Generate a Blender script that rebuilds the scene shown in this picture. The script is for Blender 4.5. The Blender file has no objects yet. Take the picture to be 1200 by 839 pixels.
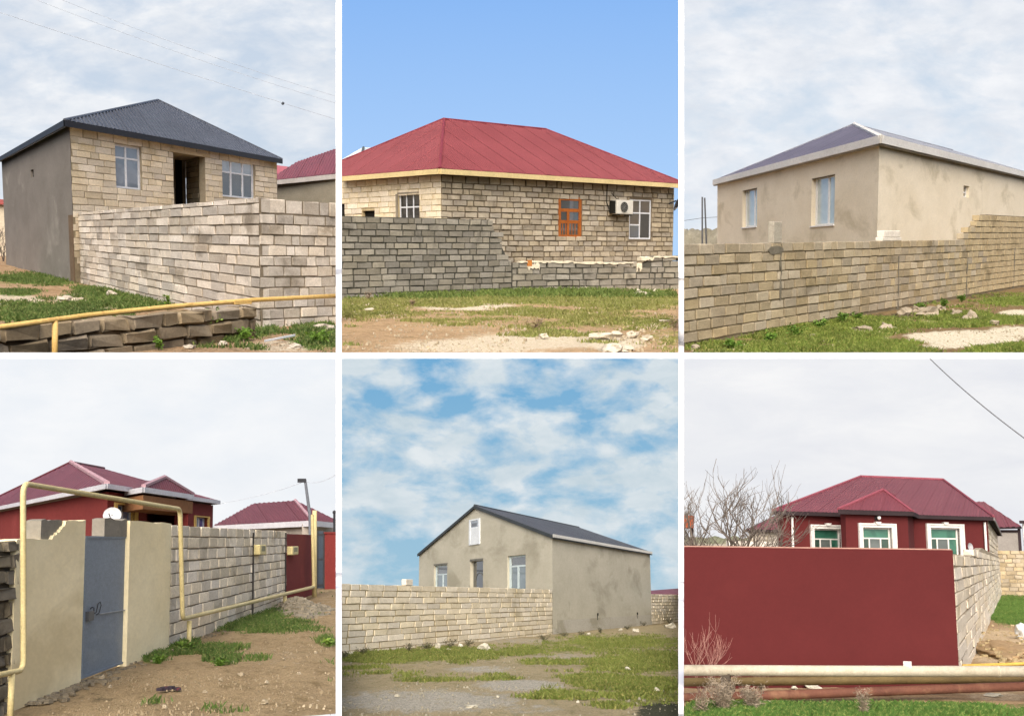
import bpy, bmesh, math, random
import numpy as np
from mathutils import Vector, Matrix, noise

random.seed(7)
np.random.seed(7)
SC = bpy.context.scene
COL = SC.collection

# ------------------------------------------------------------------ camera, sky light, sun
F, W0, H0, YP = 1200.0, 1200.0, 839.0, 470.0       # focal length and principal row, in photo pixels
cd = bpy.data.cameras.new('camera'); cam = bpy.data.objects.new('camera', cd); COL.objects.link(cam)
cam.rotation_euler = (math.pi / 2, 0, 0)
cd.sensor_fit = 'HORIZONTAL'; cd.sensor_width = 36.0; cd.lens = 36.0 * F / W0
cd.shift_y = (YP - H0 / 2) / W0
cd.clip_start = 0.5; cd.clip_end = 3000
SC.camera = cam

SUN_TO = Vector((-0.05, -0.72, 0.68)).normalized()
wd = bpy.data.worlds.new('World'); SC.world = wd; wd.use_nodes = True
nt = wd.node_tree; bgn = nt.nodes['Background']
sk = nt.nodes.new('ShaderNodeTexSky'); sk.sky_type = 'NISHITA'; sk.sun_disc = False
sk.sun_elevation = math.asin(SUN_TO.z); sk.sun_rotation = math.atan2(SUN_TO.x, SUN_TO.y)
sk.dust_density = 7.0; sk.air_density = 0.8; sk.ozone_density = 1.0
nt.links.new(sk.outputs[0], bgn.inputs[0]); bgn.inputs[1].default_value = 0.15
sl = bpy.data.lights.new('sun', 'SUN'); sl.energy = 1.9; sl.angle = math.radians(75); sl.color = (1.0, 0.98, 0.95)
so = bpy.data.objects.new('sun', sl); COL.objects.link(so)
so.rotation_euler = SUN_TO.to_track_quat('Z', 'Y').to_euler()
SC.view_settings.view_transform = 'Standard'; SC.view_settings.look = 'None'
SC.view_settings.exposure = 0.62; SC.view_settings.gamma = 1.0; SC.view_settings.use_curve_mapping = False
EXPO = 2.0 ** SC.view_settings.exposure

# ------------------------------------------------------------------ plots (each a tilted base plate with its own house)
class Cell:
    def __init__(s, x0, x1, y0, y1, yh, h, S, back, roll=0.5):
        s.x0, s.x1, s.y0, s.y1, s.yh, s.h, s.S, s.back = x0, x1, y0, y1, yh, h, S, back
        cx = (x0 + x1) / 2
        X = (cx - 600) / F; t = (YP - yh) / F
        r = -roll * X * t / (1 + roll * X * X); tp = t + r * X
        u = Vector((r, -tp, 1)).normalized(); fw = Vector((X, 1, t)).normalized(); rt = fw.cross(u)
        s.R = Matrix((rt, fw, u)).transposed(); s.Ri = s.R.transposed()
        s.M = Matrix.Translation(-u * h * S) @ s.R.to_4x4() @ Matrix.Diagonal((S, S, S, 1))
        s.Mi = s.M.inverted()
        s.mats = {}
        s.fw = fw; s.k = 1.0 if s.x0 == 400.5 and s.y0 == 0 else 2.4      # plots are deep along the view: grain follows their proportions
        s.objs = []
    def ray(s, px, py):
        return s.Ri @ Vector(((px - 600) / F, 1, (YP - py) / F))
    def G(s, px, py, z=0.0):
        d = s.ray(px, py); t = (z - s.h) / d.z
        return Vector((d.x * t, d.y * t))
    def proj(s, p):
        w = s.M @ Vector(p)
        return 600 + F * w.x / w.y, YP - F * w.z / w.y
    def along(s, A, vp, px, py=None):
        d = s.ray(vp, s.yh); d = Vector((d.x, d.y)).normalized()
        r = s.ray(px, s.yh if py is None else py)
        # A + t d = k r
        det = d.x * (-r.y) - d.y * (-r.x)
        t = ((-A.x) * (-r.y) - (-A.y) * (-r.x)) / det
        return A + d * t
    def Hz(s, P, py):
        lo, hi = -20.0, 60.0
        for _ in range(50):
            m = (lo + hi) / 2
            if s.proj((P.x, P.y, m))[1] > py: lo = m
            else: hi = m
        return lo
    def frontal(s, px0, base, top0, px1, top1):
        """plan points of an upright wall seen square on, its top at rows top0 and top1"""
        A = s.G(px0, base); z = s.Hz(A, top0); lo, hi = s.yh + 8.0, s.yh + 300.0
        for _ in range(50):
            m = (lo + hi) / 2; P = s.G(px1, m)
            if s.Hz(P, top1) > z: lo = m
            else: hi = m
        return A, s.G(px1, lo)
    def at(s, px, py, y):
        d = s.ray(px, py); t = y / d.y
        return Vector((d.x * t, d.y * t, s.h + d.z * t))
    def inside(s, A, u, v, a, px, py):
        """b so that A+a u+b v shows at column px; then its height at row py"""
        lo, hi = -1.0, 3.0
        f = lambda b: s.proj((*(A + u * a + v * b), s.Hz(A + u * a + v * b, py)))[0] - px
        fl = f(lo)
        for _ in range(45):
            m = (lo + hi) / 2
            if (f(m) > 0) == (fl > 0): lo = m
            else: hi = m
        P = A + u * a + v * lo
        return Vector((P.x, P.y, s.Hz(P, py))), lo

TS = 8.2
C1 = Cell(-40, 393.5, 0, 413, 278, 1.65, TS, 92 * TS)
C2 = Cell(400.5, 795, 0, 413, 290, 1.5, TS, 92 * TS)
C3 = Cell(801.5, 1240, 0, 413, 287, 1.8, TS, 92 * TS)
C4 = Cell(-40, 393.5, 420, 839, 641, 1.7, 1, 92)
C5 = Cell(400.5, 795, 420, 839, 702, 1.6, 1, 92)
C6 = Cell(801.5, 1240, 420, 839, 659, 1.8, 1, 92, roll=0.22)
CELLS = [C1, C2, C3, C4, C5, C6]
CUR = C1

# ------------------------------------------------------------------ materials
def lin(hexs, k=1.0):
    hexs = hexs.lstrip('#'); o = []
    for i in (0, 2, 4):
        v = int(hexs[i:i + 2], 16) / 255
        v = v / 12.92 if v <= 0.04045 else ((v + 0.055) / 1.055) ** 2.4
        o.append(v * k)
    return (*o, 1.0)

def new_mat(name):
    m = bpy.data.materials.new(name); m.use_nodes = True
    n = m.node_tree.nodes; n.clear()
    o = n.new('ShaderNodeOutputMaterial'); b = n.new('ShaderNodeBsdfPrincipled')
    m.node_tree.links.new(b.outputs[0], o.inputs[0])
    return m, m.node_tree, b

def pos_node(t, S):
    g = t.nodes.new('ShaderNodeNewGeometry'); v = t.nodes.new('ShaderNodeVectorMath'); v.operation = 'SCALE'
    v.inputs['Scale'].default_value = 1.0 / S
    t.links.new(g.outputs['Position'], v.inputs[0])
    if CUR.k == 1.0: return v.outputs[0]
    d = t.nodes.new('ShaderNodeVectorMath'); d.operation = 'DOT_PRODUCT'; d.inputs[1].default_value = CUR.fw; t.links.new(v.outputs[0], d.inputs[0])
    f = t.nodes.new('ShaderNodeVectorMath'); f.operation = 'SCALE'; f.inputs[0].default_value = CUR.fw * (1 / CUR.k - 1); t.links.new(d.outputs['Value'], f.inputs['Scale'])
    a = t.nodes.new('ShaderNodeVectorMath'); a.operation = 'ADD'; t.links.new(v.outputs[0], a.inputs[0]); t.links.new(f.outputs[0], a.inputs[1])
    return a.outputs[0]

def noise_node(t, vec, scale, detail=5, rough=0.6, dist=0.0):
    n = t.nodes.new('ShaderNodeTexNoise'); n.inputs['Scale'].default_value = scale
    n.inputs['Detail'].default_value = detail; n.inputs['Roughness'].default_value = rough
    n.inputs['Distortion'].default_value = dist
    t.links.new(vec, n.inputs['Vector']); return n.outputs['Fac']

def mrange(t, src, a, b, c=0.0, d=1.0):
    m = t.nodes.new('ShaderNodeMapRange'); m.clamp = True
    for i, v in enumerate((a, b, c, d)): m.inputs[i + 1].default_value = v
    t.links.new(src, m.inputs[0]); return m.outputs[0]

def mixc(t, fac, a, b, mode='MIX'):
    m = t.nodes.new('ShaderNodeMix'); m.data_type = 'RGBA'; m.blend_type = mode
    for src, sock in ((fac, m.inputs[0]), (a, m.inputs[6]), (b, m.inputs[7])):
        if hasattr(src, 'is_output'): t.links.new(src, sock)
        else: sock.default_value = src
    return m.outputs[2]

def math_node(t, op, a, b):
    m = t.nodes.new('ShaderNodeMath'); m.operation = op
    for src, sock in ((a, m.inputs[0]), (b, m.inputs[1])):
        if hasattr(src, 'is_output'): t.links.new(src, sock)
        else: sock.default_value = src
    return m.outputs[0]

def mat(name, c1, c2=None, c3=None, s1=1.2, s3=0.5, rough=0.92, bump=0.35, bs=14, bd=0.012, rnd=0.0, spec=0.25, metal=0.0, k=1.0, t3=(0.56, 0.68), streak=0.0, grain=1.0):
    """mottled procedural surface: c1/c2 fine blotches, c3 rarer stains, rnd = tone change from piece to piece"""
    c = CUR
    key = name
    if key in c.mats: return c.mats[key]
    m, t, b = new_mat(name); P = pos_node(t, c.S)
    if streak:
        mp = t.nodes.new('ShaderNodeMapping'); mp.inputs['Scale'].default_value = (1, 1, streak); t.links.new(P, mp.inputs[0]); PS = mp.outputs[0]
    else: PS = P
    col = mixc(t, mrange(t, noise_node(t, PS, s1, 7, 0.62), 0.35, 0.65), lin(c1, k), lin(c2 or c1, k))
    if c3: col = mixc(t, mrange(t, noise_node(t, PS, s3, 5, 0.6, 0.4), *t3), col, lin(c3, k))
    fine = noise_node(t, P, bs * 3, 3, 0.6)
    hv = t.nodes.new('ShaderNodeHueSaturation'); t.links.new(col, hv.inputs['Color'])
    val = math_node(t, 'MULTIPLY', mrange(t, fine, 0.25, 0.75, 1 - .16 * grain, 1 + .14 * grain), mrange(t, noise_node(t, P, bs * 0.9, 5, 0.7), 0.3, 0.7, 1 - .12 * grain, 1 + .1 * grain))
    if rnd:
        oi = t.nodes.new('ShaderNodeObjectInfo')
        val = math_node(t, 'MULTIPLY', val, mrange(t, oi.outputs['Random'], 0, 1, 1 - rnd, 1 + rnd * 0.55))
        wn = t.nodes.new('ShaderNodeTexWhiteNoise'); wn.noise_dimensions = '1D'; t.links.new(oi.outputs['Random'], wn.inputs['W'])
        t.links.new(mrange(t, wn.outputs['Value'], 0, 1, 0.78, 1.12), hv.inputs['Saturation'])
    t.links.new(val, hv.inputs['Value']); t.links.new(hv.outputs[0], b.inputs['Base Color'])
    b.inputs['Roughness'].default_value = rough; b.inputs['Metallic'].default_value = metal
    b.inputs['Specular IOR Level'].default_value = spec
    if bump:
        bn = t.nodes.new('ShaderNodeBump'); bn.inputs['Strength'].default_value = bump; bn.inputs['Distance'].default_value = bd * c.S
        t.links.new(noise_node(t, P, bs, 6, 0.65), bn.inputs['Height']); t.links.new(bn.outputs[0], b.inputs['Normal'])
    c.mats[key] = m
    return m

def glass(name, col, col2=None, gl=0.35, rough=0.04):
    c = CUR
    if name in c.mats: return c.mats[name]
    m, t, b = new_mat(name); P = pos_node(t, c.S)
    f = mrange(t, noise_node(t, P, 1.6, 3, 0.5, 0.8), 0.4, 0.6)
    t.links.new(mixc(t, f, lin(col), lin(col2 or col)), b.inputs['Base Color'])
    b.inputs['Roughness'].default_value = rough; b.inputs['Specular IOR Level'].default_value = 0.8
    g = t.nodes.new('ShaderNodeBsdfGlossy'); g.inputs['Roughness'].default_value = rough; g.inputs['Color'].default_value = (0.9, 0.93, 0.95, 1)
    bp = t.nodes.new('ShaderNodeBump'); bp.inputs['Strength'].default_value = 0.05; bp.inputs['Distance'].default_value = 0.02 * c.S
    t.links.new(noise_node(t, P, 2.0, 2, 0.5), bp.inputs['Height']); t.links.new(bp.outputs[0], g.inputs['Normal'])
    mx = t.nodes.new('ShaderNodeMixShader'); mx.inputs[0].default_value = gl
    t.links.new(b.outputs[0], mx.inputs[1]); t.links.new(g.outputs[0], mx.inputs[2])
    out = [n for n in t.nodes if n.type == 'OUTPUT_MATERIAL'][0]; t.links.new(mx.outputs[0], out.inputs[0])
    c.mats[name] = m
    return m

# ------------------------------------------------------------------ object helpers
BASE = {}
def link(o, parent=None):
    COL.objects.link(o)
    if parent is not None: o.parent = parent
    o_cell[o] = CUR
    CUR.objs.append(o)
    return o
o_cell = {}

def tag(o, label=None, cat=None, group=None, kind=None):
    if label: o['label'] = label
    if cat: o['category'] = cat
    if group: o['group'] = group
    if kind: o['kind'] = kind
    return o

def thing(name, label, cat, base, group=None):
    o = bpy.data.objects.new(name, None); o.empty_display_size = 0.2
    link(o); b = Vector((base[0], base[1], base[2] if len(base) > 2 else 0.0))
    o.matrix_world = CUR.M @ Matrix.Translation(b); BASE[o] = b
    return tag(o, label, cat, group)

def mesh_from(bm, mt, smooth=False):
    me = bpy.data.meshes.new('mesh')
    bmesh.ops.recalc_face_normals(bm, faces=bm.faces)
    bm.to_mesh(me); bm.free()
    if mt: me.materials.append(mt)
    if smooth:
        for p in me.polygons: p.use_smooth = True
    return me

def part(name, bm, mt, parent, smooth=False, label=None, kind=None):
    b = BASE[parent]
    for v in bm.verts: v.co -= b
    o = bpy.data.objects.new(name, mesh_from(bm, mt, smooth)); link(o, parent); BASE[o] = b
    return tag(o, label, kind=kind)

def solo(name, bm, mt, label, cat, base, group=None, smooth=False, kind=None):
    """a thing that is one mesh"""
    b = Vector((base[0], base[1], base[2] if len(base) > 2 else 0.0))
    for v in bm.verts: v.co -= b
    o = bpy.data.objects.new(name, mesh_from(bm, mt, smooth)); link(o)
    o.matrix_world = CUR.M @ Matrix.Translation(b); BASE[o] = b
    return tag(o, label, cat, group, kind)

def v3(p, z): return Vector((p[0], p[1], z))

def quad(bm, *ps):
    return bm.faces.new([bm.verts.new(p) for p in ps])

def hexa(bm, b4, t4):
    """box from 4 bottom and 4 top points"""
    b = [bm.verts.new(p) for p in b4]; t = [bm.verts.new(p) for p in t4]
    bm.faces.new(b[::-1]); bm.faces.new(t)
    for i in range(4): bm.faces.new((b[i], b[(i + 1) % 4], t[(i + 1) % 4], t[i]))

def box(bm, c, sx, sy, sz, rz=0.0, tilt=0.0):
    """axis box standing at c (base centre)"""
    m = Matrix.Translation(c) @ Matrix.Rotation(rz, 4, 'Z') @ Matrix.Rotation(tilt, 4, 'Y')
    f = lambda x, y, z: m @ Vector((x * sx / 2, y * sy / 2, z * sz))
    hexa(bm, [f(-1, -1, 0), f(1, -1, 0), f(1, 1, 0), f(-1, 1, 0)], [f(-1, -1, 1), f(1, -1, 1), f(1, 1, 1), f(-1, 1, 1)])

def tube(bm, pts, r, n=8, r1=None, cap=True):
    pts = [Vector(p) for p in pts]; k = len(pts); rings = []
    ref = None
    for i, p in enumerate(pts):
        d = (pts[min(i + 1, k - 1)] - pts[max(i - 1, 0)]).normalized()
        if ref is None:
            ref = Vector((0, 0, 1)) if abs(d.z) < 0.9 else Vector((1, 0, 0))
        x = (ref - d * ref.dot(d)).normalized(); ref = x; y = d.cross(x)
        rr = r if r1 is None else r + (r1 - r) * i / (k - 1)
        rings.append([bm.verts.new(p + x * rr * math.cos(a) + y * rr * math.sin(a)) for a in [2 * math.pi * j / n for j in range(n)]])
    for a, b in zip(rings, rings[1:]):
        for j in range(n): bm.faces.new((a[j], a[(j + 1) % n], b[(j + 1) % n], b[j]))
    if cap and n > 2:
        bm.faces.new(rings[0][::-1]); bm.faces.new(rings[-1])

def rounded(pts, rad, n=5):
    pts = [Vector(p) for p in pts]; out = [pts[0]]
    for a, b, c in zip(pts, pts[1:], pts[2:]):
        d1 = (a - b).normalized(); d2 = (c - b).normalized()
        p0 = b + d1 * rad; p2 = b + d2 * rad
        for i in range(n + 1):
            t = i / n; out.append(p0 * (1 - t) ** 2 + b * 2 * t * (1 - t) + p2 * t * t)
    out.append(pts[-1]); return out

class Wall:
    """vertical plane from plan point A to B; d > 0 is towards the viewer"""
    def __init__(s, A, B):
        s.c = CUR; s.A, s.B = Vector(A[:2]), Vector(B[:2]); s.L = (s.B - s.A).length; s.e = (s.B - s.A) / s.L
        n = Vector((s.e.y, -s.e.x))
        s.n = n if n.dot(-s.A) > 0 else -n
        s.m0 = s.m1 = 0.0
    def sz(s, px, py, d=0.0):
        r = s.c.ray(px, py); A = s.A + s.n * d
        k = A.dot(s.n) / (r.x * s.n.x + r.y * s.n.y)
        p = Vector((r.x * k, r.y * k))
        return (p - A).dot(s.e), s.c.h + r.z * k
    def pt(s, q, z, d=0.0):
        if d < 0: q = min(max(q, s.m0 * -d), s.L + 99 if not s.m1 else s.L - s.m1 * -d)
        p = s.A + s.e * q + s.n * d
        return Vector((p.x, p.y, z))
    def rect(s, x0, y0, x1, y1, d=0.0):
        """pixel rectangle (measured at its middle lines) -> s0, s1, z0, z1"""
        ym, xm = (y0 + y1) / 2, (x0 + x1) / 2
        a, b = s.sz(x0, ym, d)[0], s.sz(x1, ym, d)[0]
        z1, z0 = s.sz(xm, y0, d)[1], s.sz(xm, y1, d)[1]
        return min(a, b), max(a, b), min(z0, z1), max(z0, z1)

def mitre(wa, wb):
    """two walls that share an outer corner: cut their thickness on the bisector"""
    if (wa.A - wb.A).length < 1e-3: k, da, db = ('m0', 'm0'), wa.e, wb.e
    elif (wa.B - wb.A).length < 1e-3: k, da, db = ('m1', 'm0'), -wa.e, wb.e
    else: k, da, db = ('m0', 'm1'), wa.e, -wb.e
    m = 1 / math.tan(math.acos(max(-1, min(1, da.dot(db)))) / 2); setattr(wa, k[0], m); setattr(wb, k[1], m)

def wbox(bm, w, s0, s1, z0, z1, d0, d1):
    hexa(bm, [w.pt(s0, z0, d0), w.pt(s1, z0, d0), w.pt(s1, z0, d1), w.pt(s0, z0, d1)],
             [w.pt(s0, z1, d0), w.pt(s1, z1, d0), w.pt(s1, z1, d1), w.pt(s0, z1, d1)])

def prism(bm, w, poly, d0, d1):
    a = [bm.verts.new(w.pt(q, z, d0)) for q, z in poly]; b = [bm.verts.new(w.pt(q, z, d1)) for q, z in poly]
    bm.faces.new(a); bm.faces.new(b[::-1])
    for i in range(len(poly)):
        j = (i + 1) % len(poly); bm.faces.new((a[i], b[i], b[j], a[j]))

def wall_mesh(bm, w, s0, s1, z0, z1, th, holes=(), d0=0.0, gable=None):
    ss = sorted({s0, s1, *[h[0] for h in holes], *[h[1] for h in holes]}); zs = sorted({z0, z1, *[h[2] for h in holes], *[h[3] for h in holes]})
    ss = [q for q in ss if s0 - 1e-6 <= q <= s1 + 1e-6]; zs = [q for q in zs if z0 - 1e-6 <= q <= z1 + 1e-6]
    for a, b in zip(ss, ss[1:]):
        for p, q in zip(zs, zs[1:]):
            m, n = (a + b) / 2, (p + q) / 2
            if any(h[0] < m < h[1] and h[2] < n < h[3] for h in holes): continue
            quad(bm, w.pt(a, p, d0), w.pt(b, p, d0), w.pt(b, q, d0), w.pt(a, q, d0))
            quad(bm, w.pt(a, p, d0 - th), w.pt(b, p, d0 - th), w.pt(b, q, d0 - th), w.pt(a, q, d0 - th))
    rects = [(s0, s1, z0, z1)] + [(max(h[0], s0), min(h[1], s1), max(h[2], z0), min(h[3], z1)) for h in holes]
    for a, b, p, q in rects:
        for (x0, y0, x1, y1) in ((a, p, b, p), (b, p, b, q), (b, q, a, q), (a, q, a, p)):
            quad(bm, w.pt(x0, y0, d0), w.pt(x1, y1, d0), w.pt(x1, y1, d0 - th), w.pt(x0, y0, d0 - th))
    if gable: prism(bm, w, [(s0, z1 + 0.002), (s1, z1 + 0.002), gable], d0, d0 - th)
    bmesh.ops.remove_doubles(bm, verts=bm.verts, dist=1e-4)

# building blocks: a few chipped box meshes shared by all blocks
def block_mesh(seed, chip=0.07):
    rnd = random.Random(seed)
    bm = bmesh.new(); bmesh.ops.create_cube(bm, size=1.0)
    bmesh.ops.bevel(bm, geom=list(bm.edges), offset=0.035, segments=1, profile=0.5, affect='EDGES')
    for v in bm.verts:
        v.co.x += rnd.uniform(-1, 0.6) * chip * 0.35 * (1 if v.co.x > 0 else -1)
        v.co.z += rnd.uniform(-1, 0.5) * chip * 0.8 * (1 if v.co.z > 0 else -1)
        v.co.y += rnd.uniform(-1, 1) * chip * 0.45
    return bm
BLOCKS = {}
def block_meshes(mt, chip):
    key = (mt.name, chip)
    if key not in BLOCKS:
        BLOCKS[key] = [mesh_from(block_mesh(100 + i, chip), mt) for i in range(9)]
    return BLOCKS[key]

def cuts(a, b, holes):
    segs = [(a, b)]
    for h0, h1 in holes:
        out = []
        for x, y in segs:
            if h1 <= x or h0 >= y: out.append((x, y)); continue
            if h0 > x: out.append((x, h0))
            if h1 < y: out.append((h1, y))
        segs = out
    return segs

def blocks(w, parent, s0, s1, z0, top, ch, bl, mt, holes=(), dep=0.22, d=0.0, joint=0.018, chip=0.07, jit=0.014, half=0.25, seed=1, name='stone_block', limit=290, endrag=None):
    """courses of separate blocks; top is a height or a function of s; each block a child object of parent"""
    rnd = random.Random(seed); ms = block_meshes(mt, chip); spec = []
    topf = top if callable(top) else (lambda q: top)
    zmax = max(topf(s0 + (s1 - s0) * i / 80) for i in range(81))
    i = 0; z = z0
    while z < zmax - 0.3 * ch:
        hh = ch * rnd.uniform(0.96, 1.04)
        if not callable(top) and zmax - (z + hh) < 0.45 * ch: hh = zmax - z
        q = s0 - (i % 2) * bl * 0.5 - rnd.random() * bl * 0.2
        hs = [(h[0], h[1]) for h in holes if h[2] < z + hh * 0.5 < h[3]]
        while q < s1:
            ln = bl * (rnd.uniform(0.45, 0.6) if rnd.random() < half * 0.5 else rnd.uniform(0.86, 1.14))
            for a, b in cuts(max(q, s0), min(q + ln, s1), hs):
                if b - a < 0.14 * bl: continue
                if z + hh * 0.6 > topf((a + b) / 2): continue
                spec.append((a, b, z, z + hh))
            q += ln
        z += hh; i += 1
    c = CUR; ez = Vector((0, 0, 1)); e3 = Vector((w.e.x, w.e.y, 0)); n3 = ez.cross(e3)
    sgn = 1 if n3.dot(Vector((w.n.x, w.n.y, 0))) > 0 else -1
    items = []
    for a, b, p, q in spec:
        jd = rnd.uniform(-1, 1) * jit
        ctr = w.pt((a + b) / 2, (p + q) / 2, d - dep / 2 + jd)
        x, y = c.proj(ctr)
        if x < c.x0 - 12 or x > c.x1 + 12: continue
        x2, y2 = c.proj(ctr + e3 * (b - a) / 2)
        sc = abs(x2 - x) * (q - p) / max((ctr.y), 0.1)
        jz = joint * rnd.uniform(0.6, 1.4); jx = jz * max(1.0, bl / ch / 2.0) * 1.15
        m = Matrix.Translation(ctr) @ Matrix((( e3.x * (b - a - jx), n3.x * dep, 0, 0), (e3.y * (b - a - jx), n3.y * dep, 0, 0), (0, 0, q - p - jz * 0.9, 0), (0, 0, 0, 1)))
        m = m @ Matrix.Rotation(rnd.uniform(-1, 1) * 0.012, 4, 'X') 
        items.append((sc, m, rnd.randrange(9)))
    items.sort(key=lambda t: -t[0])
    bb = BASE[parent]; T = Matrix.Translation(-bb)
    for sc, m, k in items[:limit]:
        if w.m0 or w.m1:
            me = None; pts = [m @ v.co for v in ms[k].vertices]
            new = []
            for p in pts:
                q = (p.xy - w.A).dot(w.e); dd = max(0.0, -(p.xy - w.A).dot(w.n)); q2 = max(q, w.m0 * dd)
                if w.m1: q2 = min(q2, w.L - w.m1 * dd)
                new.append(p + Vector((w.e.x, w.e.y, 0)) * (q2 - q))
            if any((a - b).length > 1e-5 for a, b in zip(new, pts)):
                me = ms[k].copy(); mi = m.inverted()
                for v, p in zip(me.vertices, new): v.co = mi @ p
                o = bpy.data.objects.new(name, me); link(o, parent); o.matrix_local = T @ m; BASE[o] = bb
                continue
        o = bpy.data.objects.new(name, ms[k]); link(o, parent); o.matrix_local = T @ m; BASE[o] = bb
    if len(items) > limit:
        bm = bmesh.new()
        for sc, m, k in items[limit:]:
            n0 = len(bm.verts); bm.from_mesh(ms[k]); bm.verts.ensure_lookup_table()
            for v in bm.verts[n0:]: v.co = m @ v.co
        part('small_stone_blocks', bm, mt, parent, kind='stuff')
    return len(items)

def window(w, house, r, bars, panes, fm, gm, fw=0.06, d=-0.08, fd=0.05, sill=None, name='window', pane_mats=None):
    """r = s0,s1,z0,z1; bars: ('v',x,y0,y1)/('h',y,x0,x1) in 0..1 from lower left; panes: rects in 0..1; fw = frame width"""
    s0, s1, z0, z1 = r; Ls, Lz = s1 - s0, z1 - z0
    fs = fw[0] if isinstance(fw, tuple) else fw; fz = fw[1] if isinstance(fw, tuple) else fw
    bm = bmesh.new()
    wbox(bm, w, s0, s0 + fs, z0, z1, d, d - fd); wbox(bm, w, s1 - fs, s1, z0, z1, d, d - fd)
    wbox(bm, w, s0 + fs, s1 - fs, z0, z0 + fz, d - 0.002, d - fd); wbox(bm, w, s0 + fs, s1 - fs, z1 - fz, z1, d - 0.002, d - fd)
    for k, p, a, b in bars:
        if k == 'v': wbox(bm, w, s0 + p * Ls - fs * 0.45, s0 + p * Ls + fs * 0.45, z0 + a * Lz + fz * 0.4, z0 + b * Lz - fz * 0.4, d - 0.004, d - fd)
        else: wbox(bm, w, s0 + a * Ls + fs * 0.4, s0 + b * Ls - fs * 0.4, z0 + p * Lz - fz * 0.45, z0 + p * Lz + fz * 0.45, d - 0.007, d - fd)
    o = part(name, bm, fm, house)
    for i, (x0, y0, x1, y1) in enumerate(panes):
        b2 = bmesh.new(); wbox(b2, w, s0 + x0 * Ls, s0 + x1 * Ls, z0 + y0 * Lz, z0 + y1 * Lz, d - fd * 0.5, d - fd * 0.5 - 0.012)
        part('pane', b2, (pane_mats[i] if pane_mats else gm), o)
    if sill:
        b3 = bmesh.new(); wbox(b3, w, s0 - 0.04, s1 + 0.04, z0 - 0.05, z0 - 0.004, 0.05, d)
        part('sill', b3, sill, o)
    return o

def rib_slope(roof, poly, e, rdir, pitch, amp, per_sheet, mt, seam=0.012, name='roof_sheet'):
    """corrugated sheets over a planar convex polygon; e = eave direction, rdir = plan direction of the ribs (up the slope)"""
    p0 = Vector(poly[0]); nrm = None
    for i in range(1, len(poly) - 1):
        n = (Vector(poly[i]) - p0).cross(Vector(poly[i + 1]) - p0)
        if n.length > 1e-6: nrm = n.normalized(); break
    if nrm.z < 0: nrm = -nrm
    up = lambda d2: Vector((d2[0], d2[1], -(nrm.x * d2[0] + nrm.y * d2[1]) / nrm.z))
    E = up((e[0], e[1])).normalized(); Rr = up((rdir[0], rdir[1])).normalized()
    ee, er, rr = E.dot(E), E.dot(Rr), Rr.dot(Rr); det = ee * rr - er * er
    ab = []
    for p in poly:
        q = Vector(p) - p0; x, y = q.dot(E), q.dot(Rr); ab.append(((x * rr - y * er) / det, (y * ee - x * er) / det))
    amin, amax = min(a for a, _ in ab), max(a for a, _ in ab)
    def rng(a):
        bs = []
        for (a0, b0), (a1, b1) in zip(ab, ab[1:] + ab[:1]):
            if abs(a1 - a0) < 1e-9:
                if abs(a - a0) < 1e-6: bs += [b0, b1]
                continue
            t = (a - a0) / (a1 - a0)
            if -1e-6 <= t <= 1 + 1e-6: bs.append(b0 + (b1 - b0) * t)
        return (min(bs), max(bs)) if bs else None
    prof = [(0.0, 0.0), (0.40, 0.0), (0.52, 1.0), (0.85, 1.0), (0.97, 0.0)]
    n = max(1, round((amax - amin) / pitch)); pitch = (amax - amin) / n; k = 0; out = []
    while k < n:
        m = min(n, k + per_sheet); cols = []
        for i in range(k, m):
            for x, h in prof: cols.append((amin + (i + x) * pitch, h))
        cols.append((amin + m * pitch, 1.0 if m < n else 0.0))
        bm = bmesh.new(); prev = None
        for j, (a, h) in enumerate(cols):
            r = rng(min(max(a, amin + 1e-5), amax - 1e-5))
            if r is None: prev = None; continue
            off = nrm * (0.02 + amp * h + seam * (1 - j / len(cols)))
            lo = bm.verts.new(p0 + E * a + Rr * r[0] + off); hi = bm.verts.new(p0 + E * a + Rr * r[1] + off)
            if prev: bm.faces.new((prev[0], lo, hi, prev[1]))
            prev = (lo, hi)
        if bm.faces: out.append(part(name, bm, mt, roof))
        else: bm.free()
        k = m
    return out

def solid_poly(bm, top, drop):
    """roof underlay: polygons joined with their own lowered copy"""
    for poly in top:
        a = [bm.verts.new(Vector(p)) for p in poly]; b = [bm.verts.new(Vector(p) - Vector((0, 0, drop))) for p in poly]
        bm.faces.new(a); bm.faces.new(b[::-1])
        for i in range(len(a)):
            j = (i + 1) % len(a); bm.faces.new((a[i], b[i], b[j], a[j]))

def beam(bm, p, q, wdt, z0, z1, out=None):
    """upright board along p-q (3D), z0/z1 offsets, wdt thick towards 'out' (plan)"""
    p, q = Vector(p), Vector(q); o = Vector((out[0], out[1], 0)).normalized() * wdt
    a, b = Vector((0, 0, z0)), Vector((0, 0, z1))
    hexa(bm, [p + a, q + a, q + a + o, p + a + o], [p + b, q + b, q + b + o, p + b + o])

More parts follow.
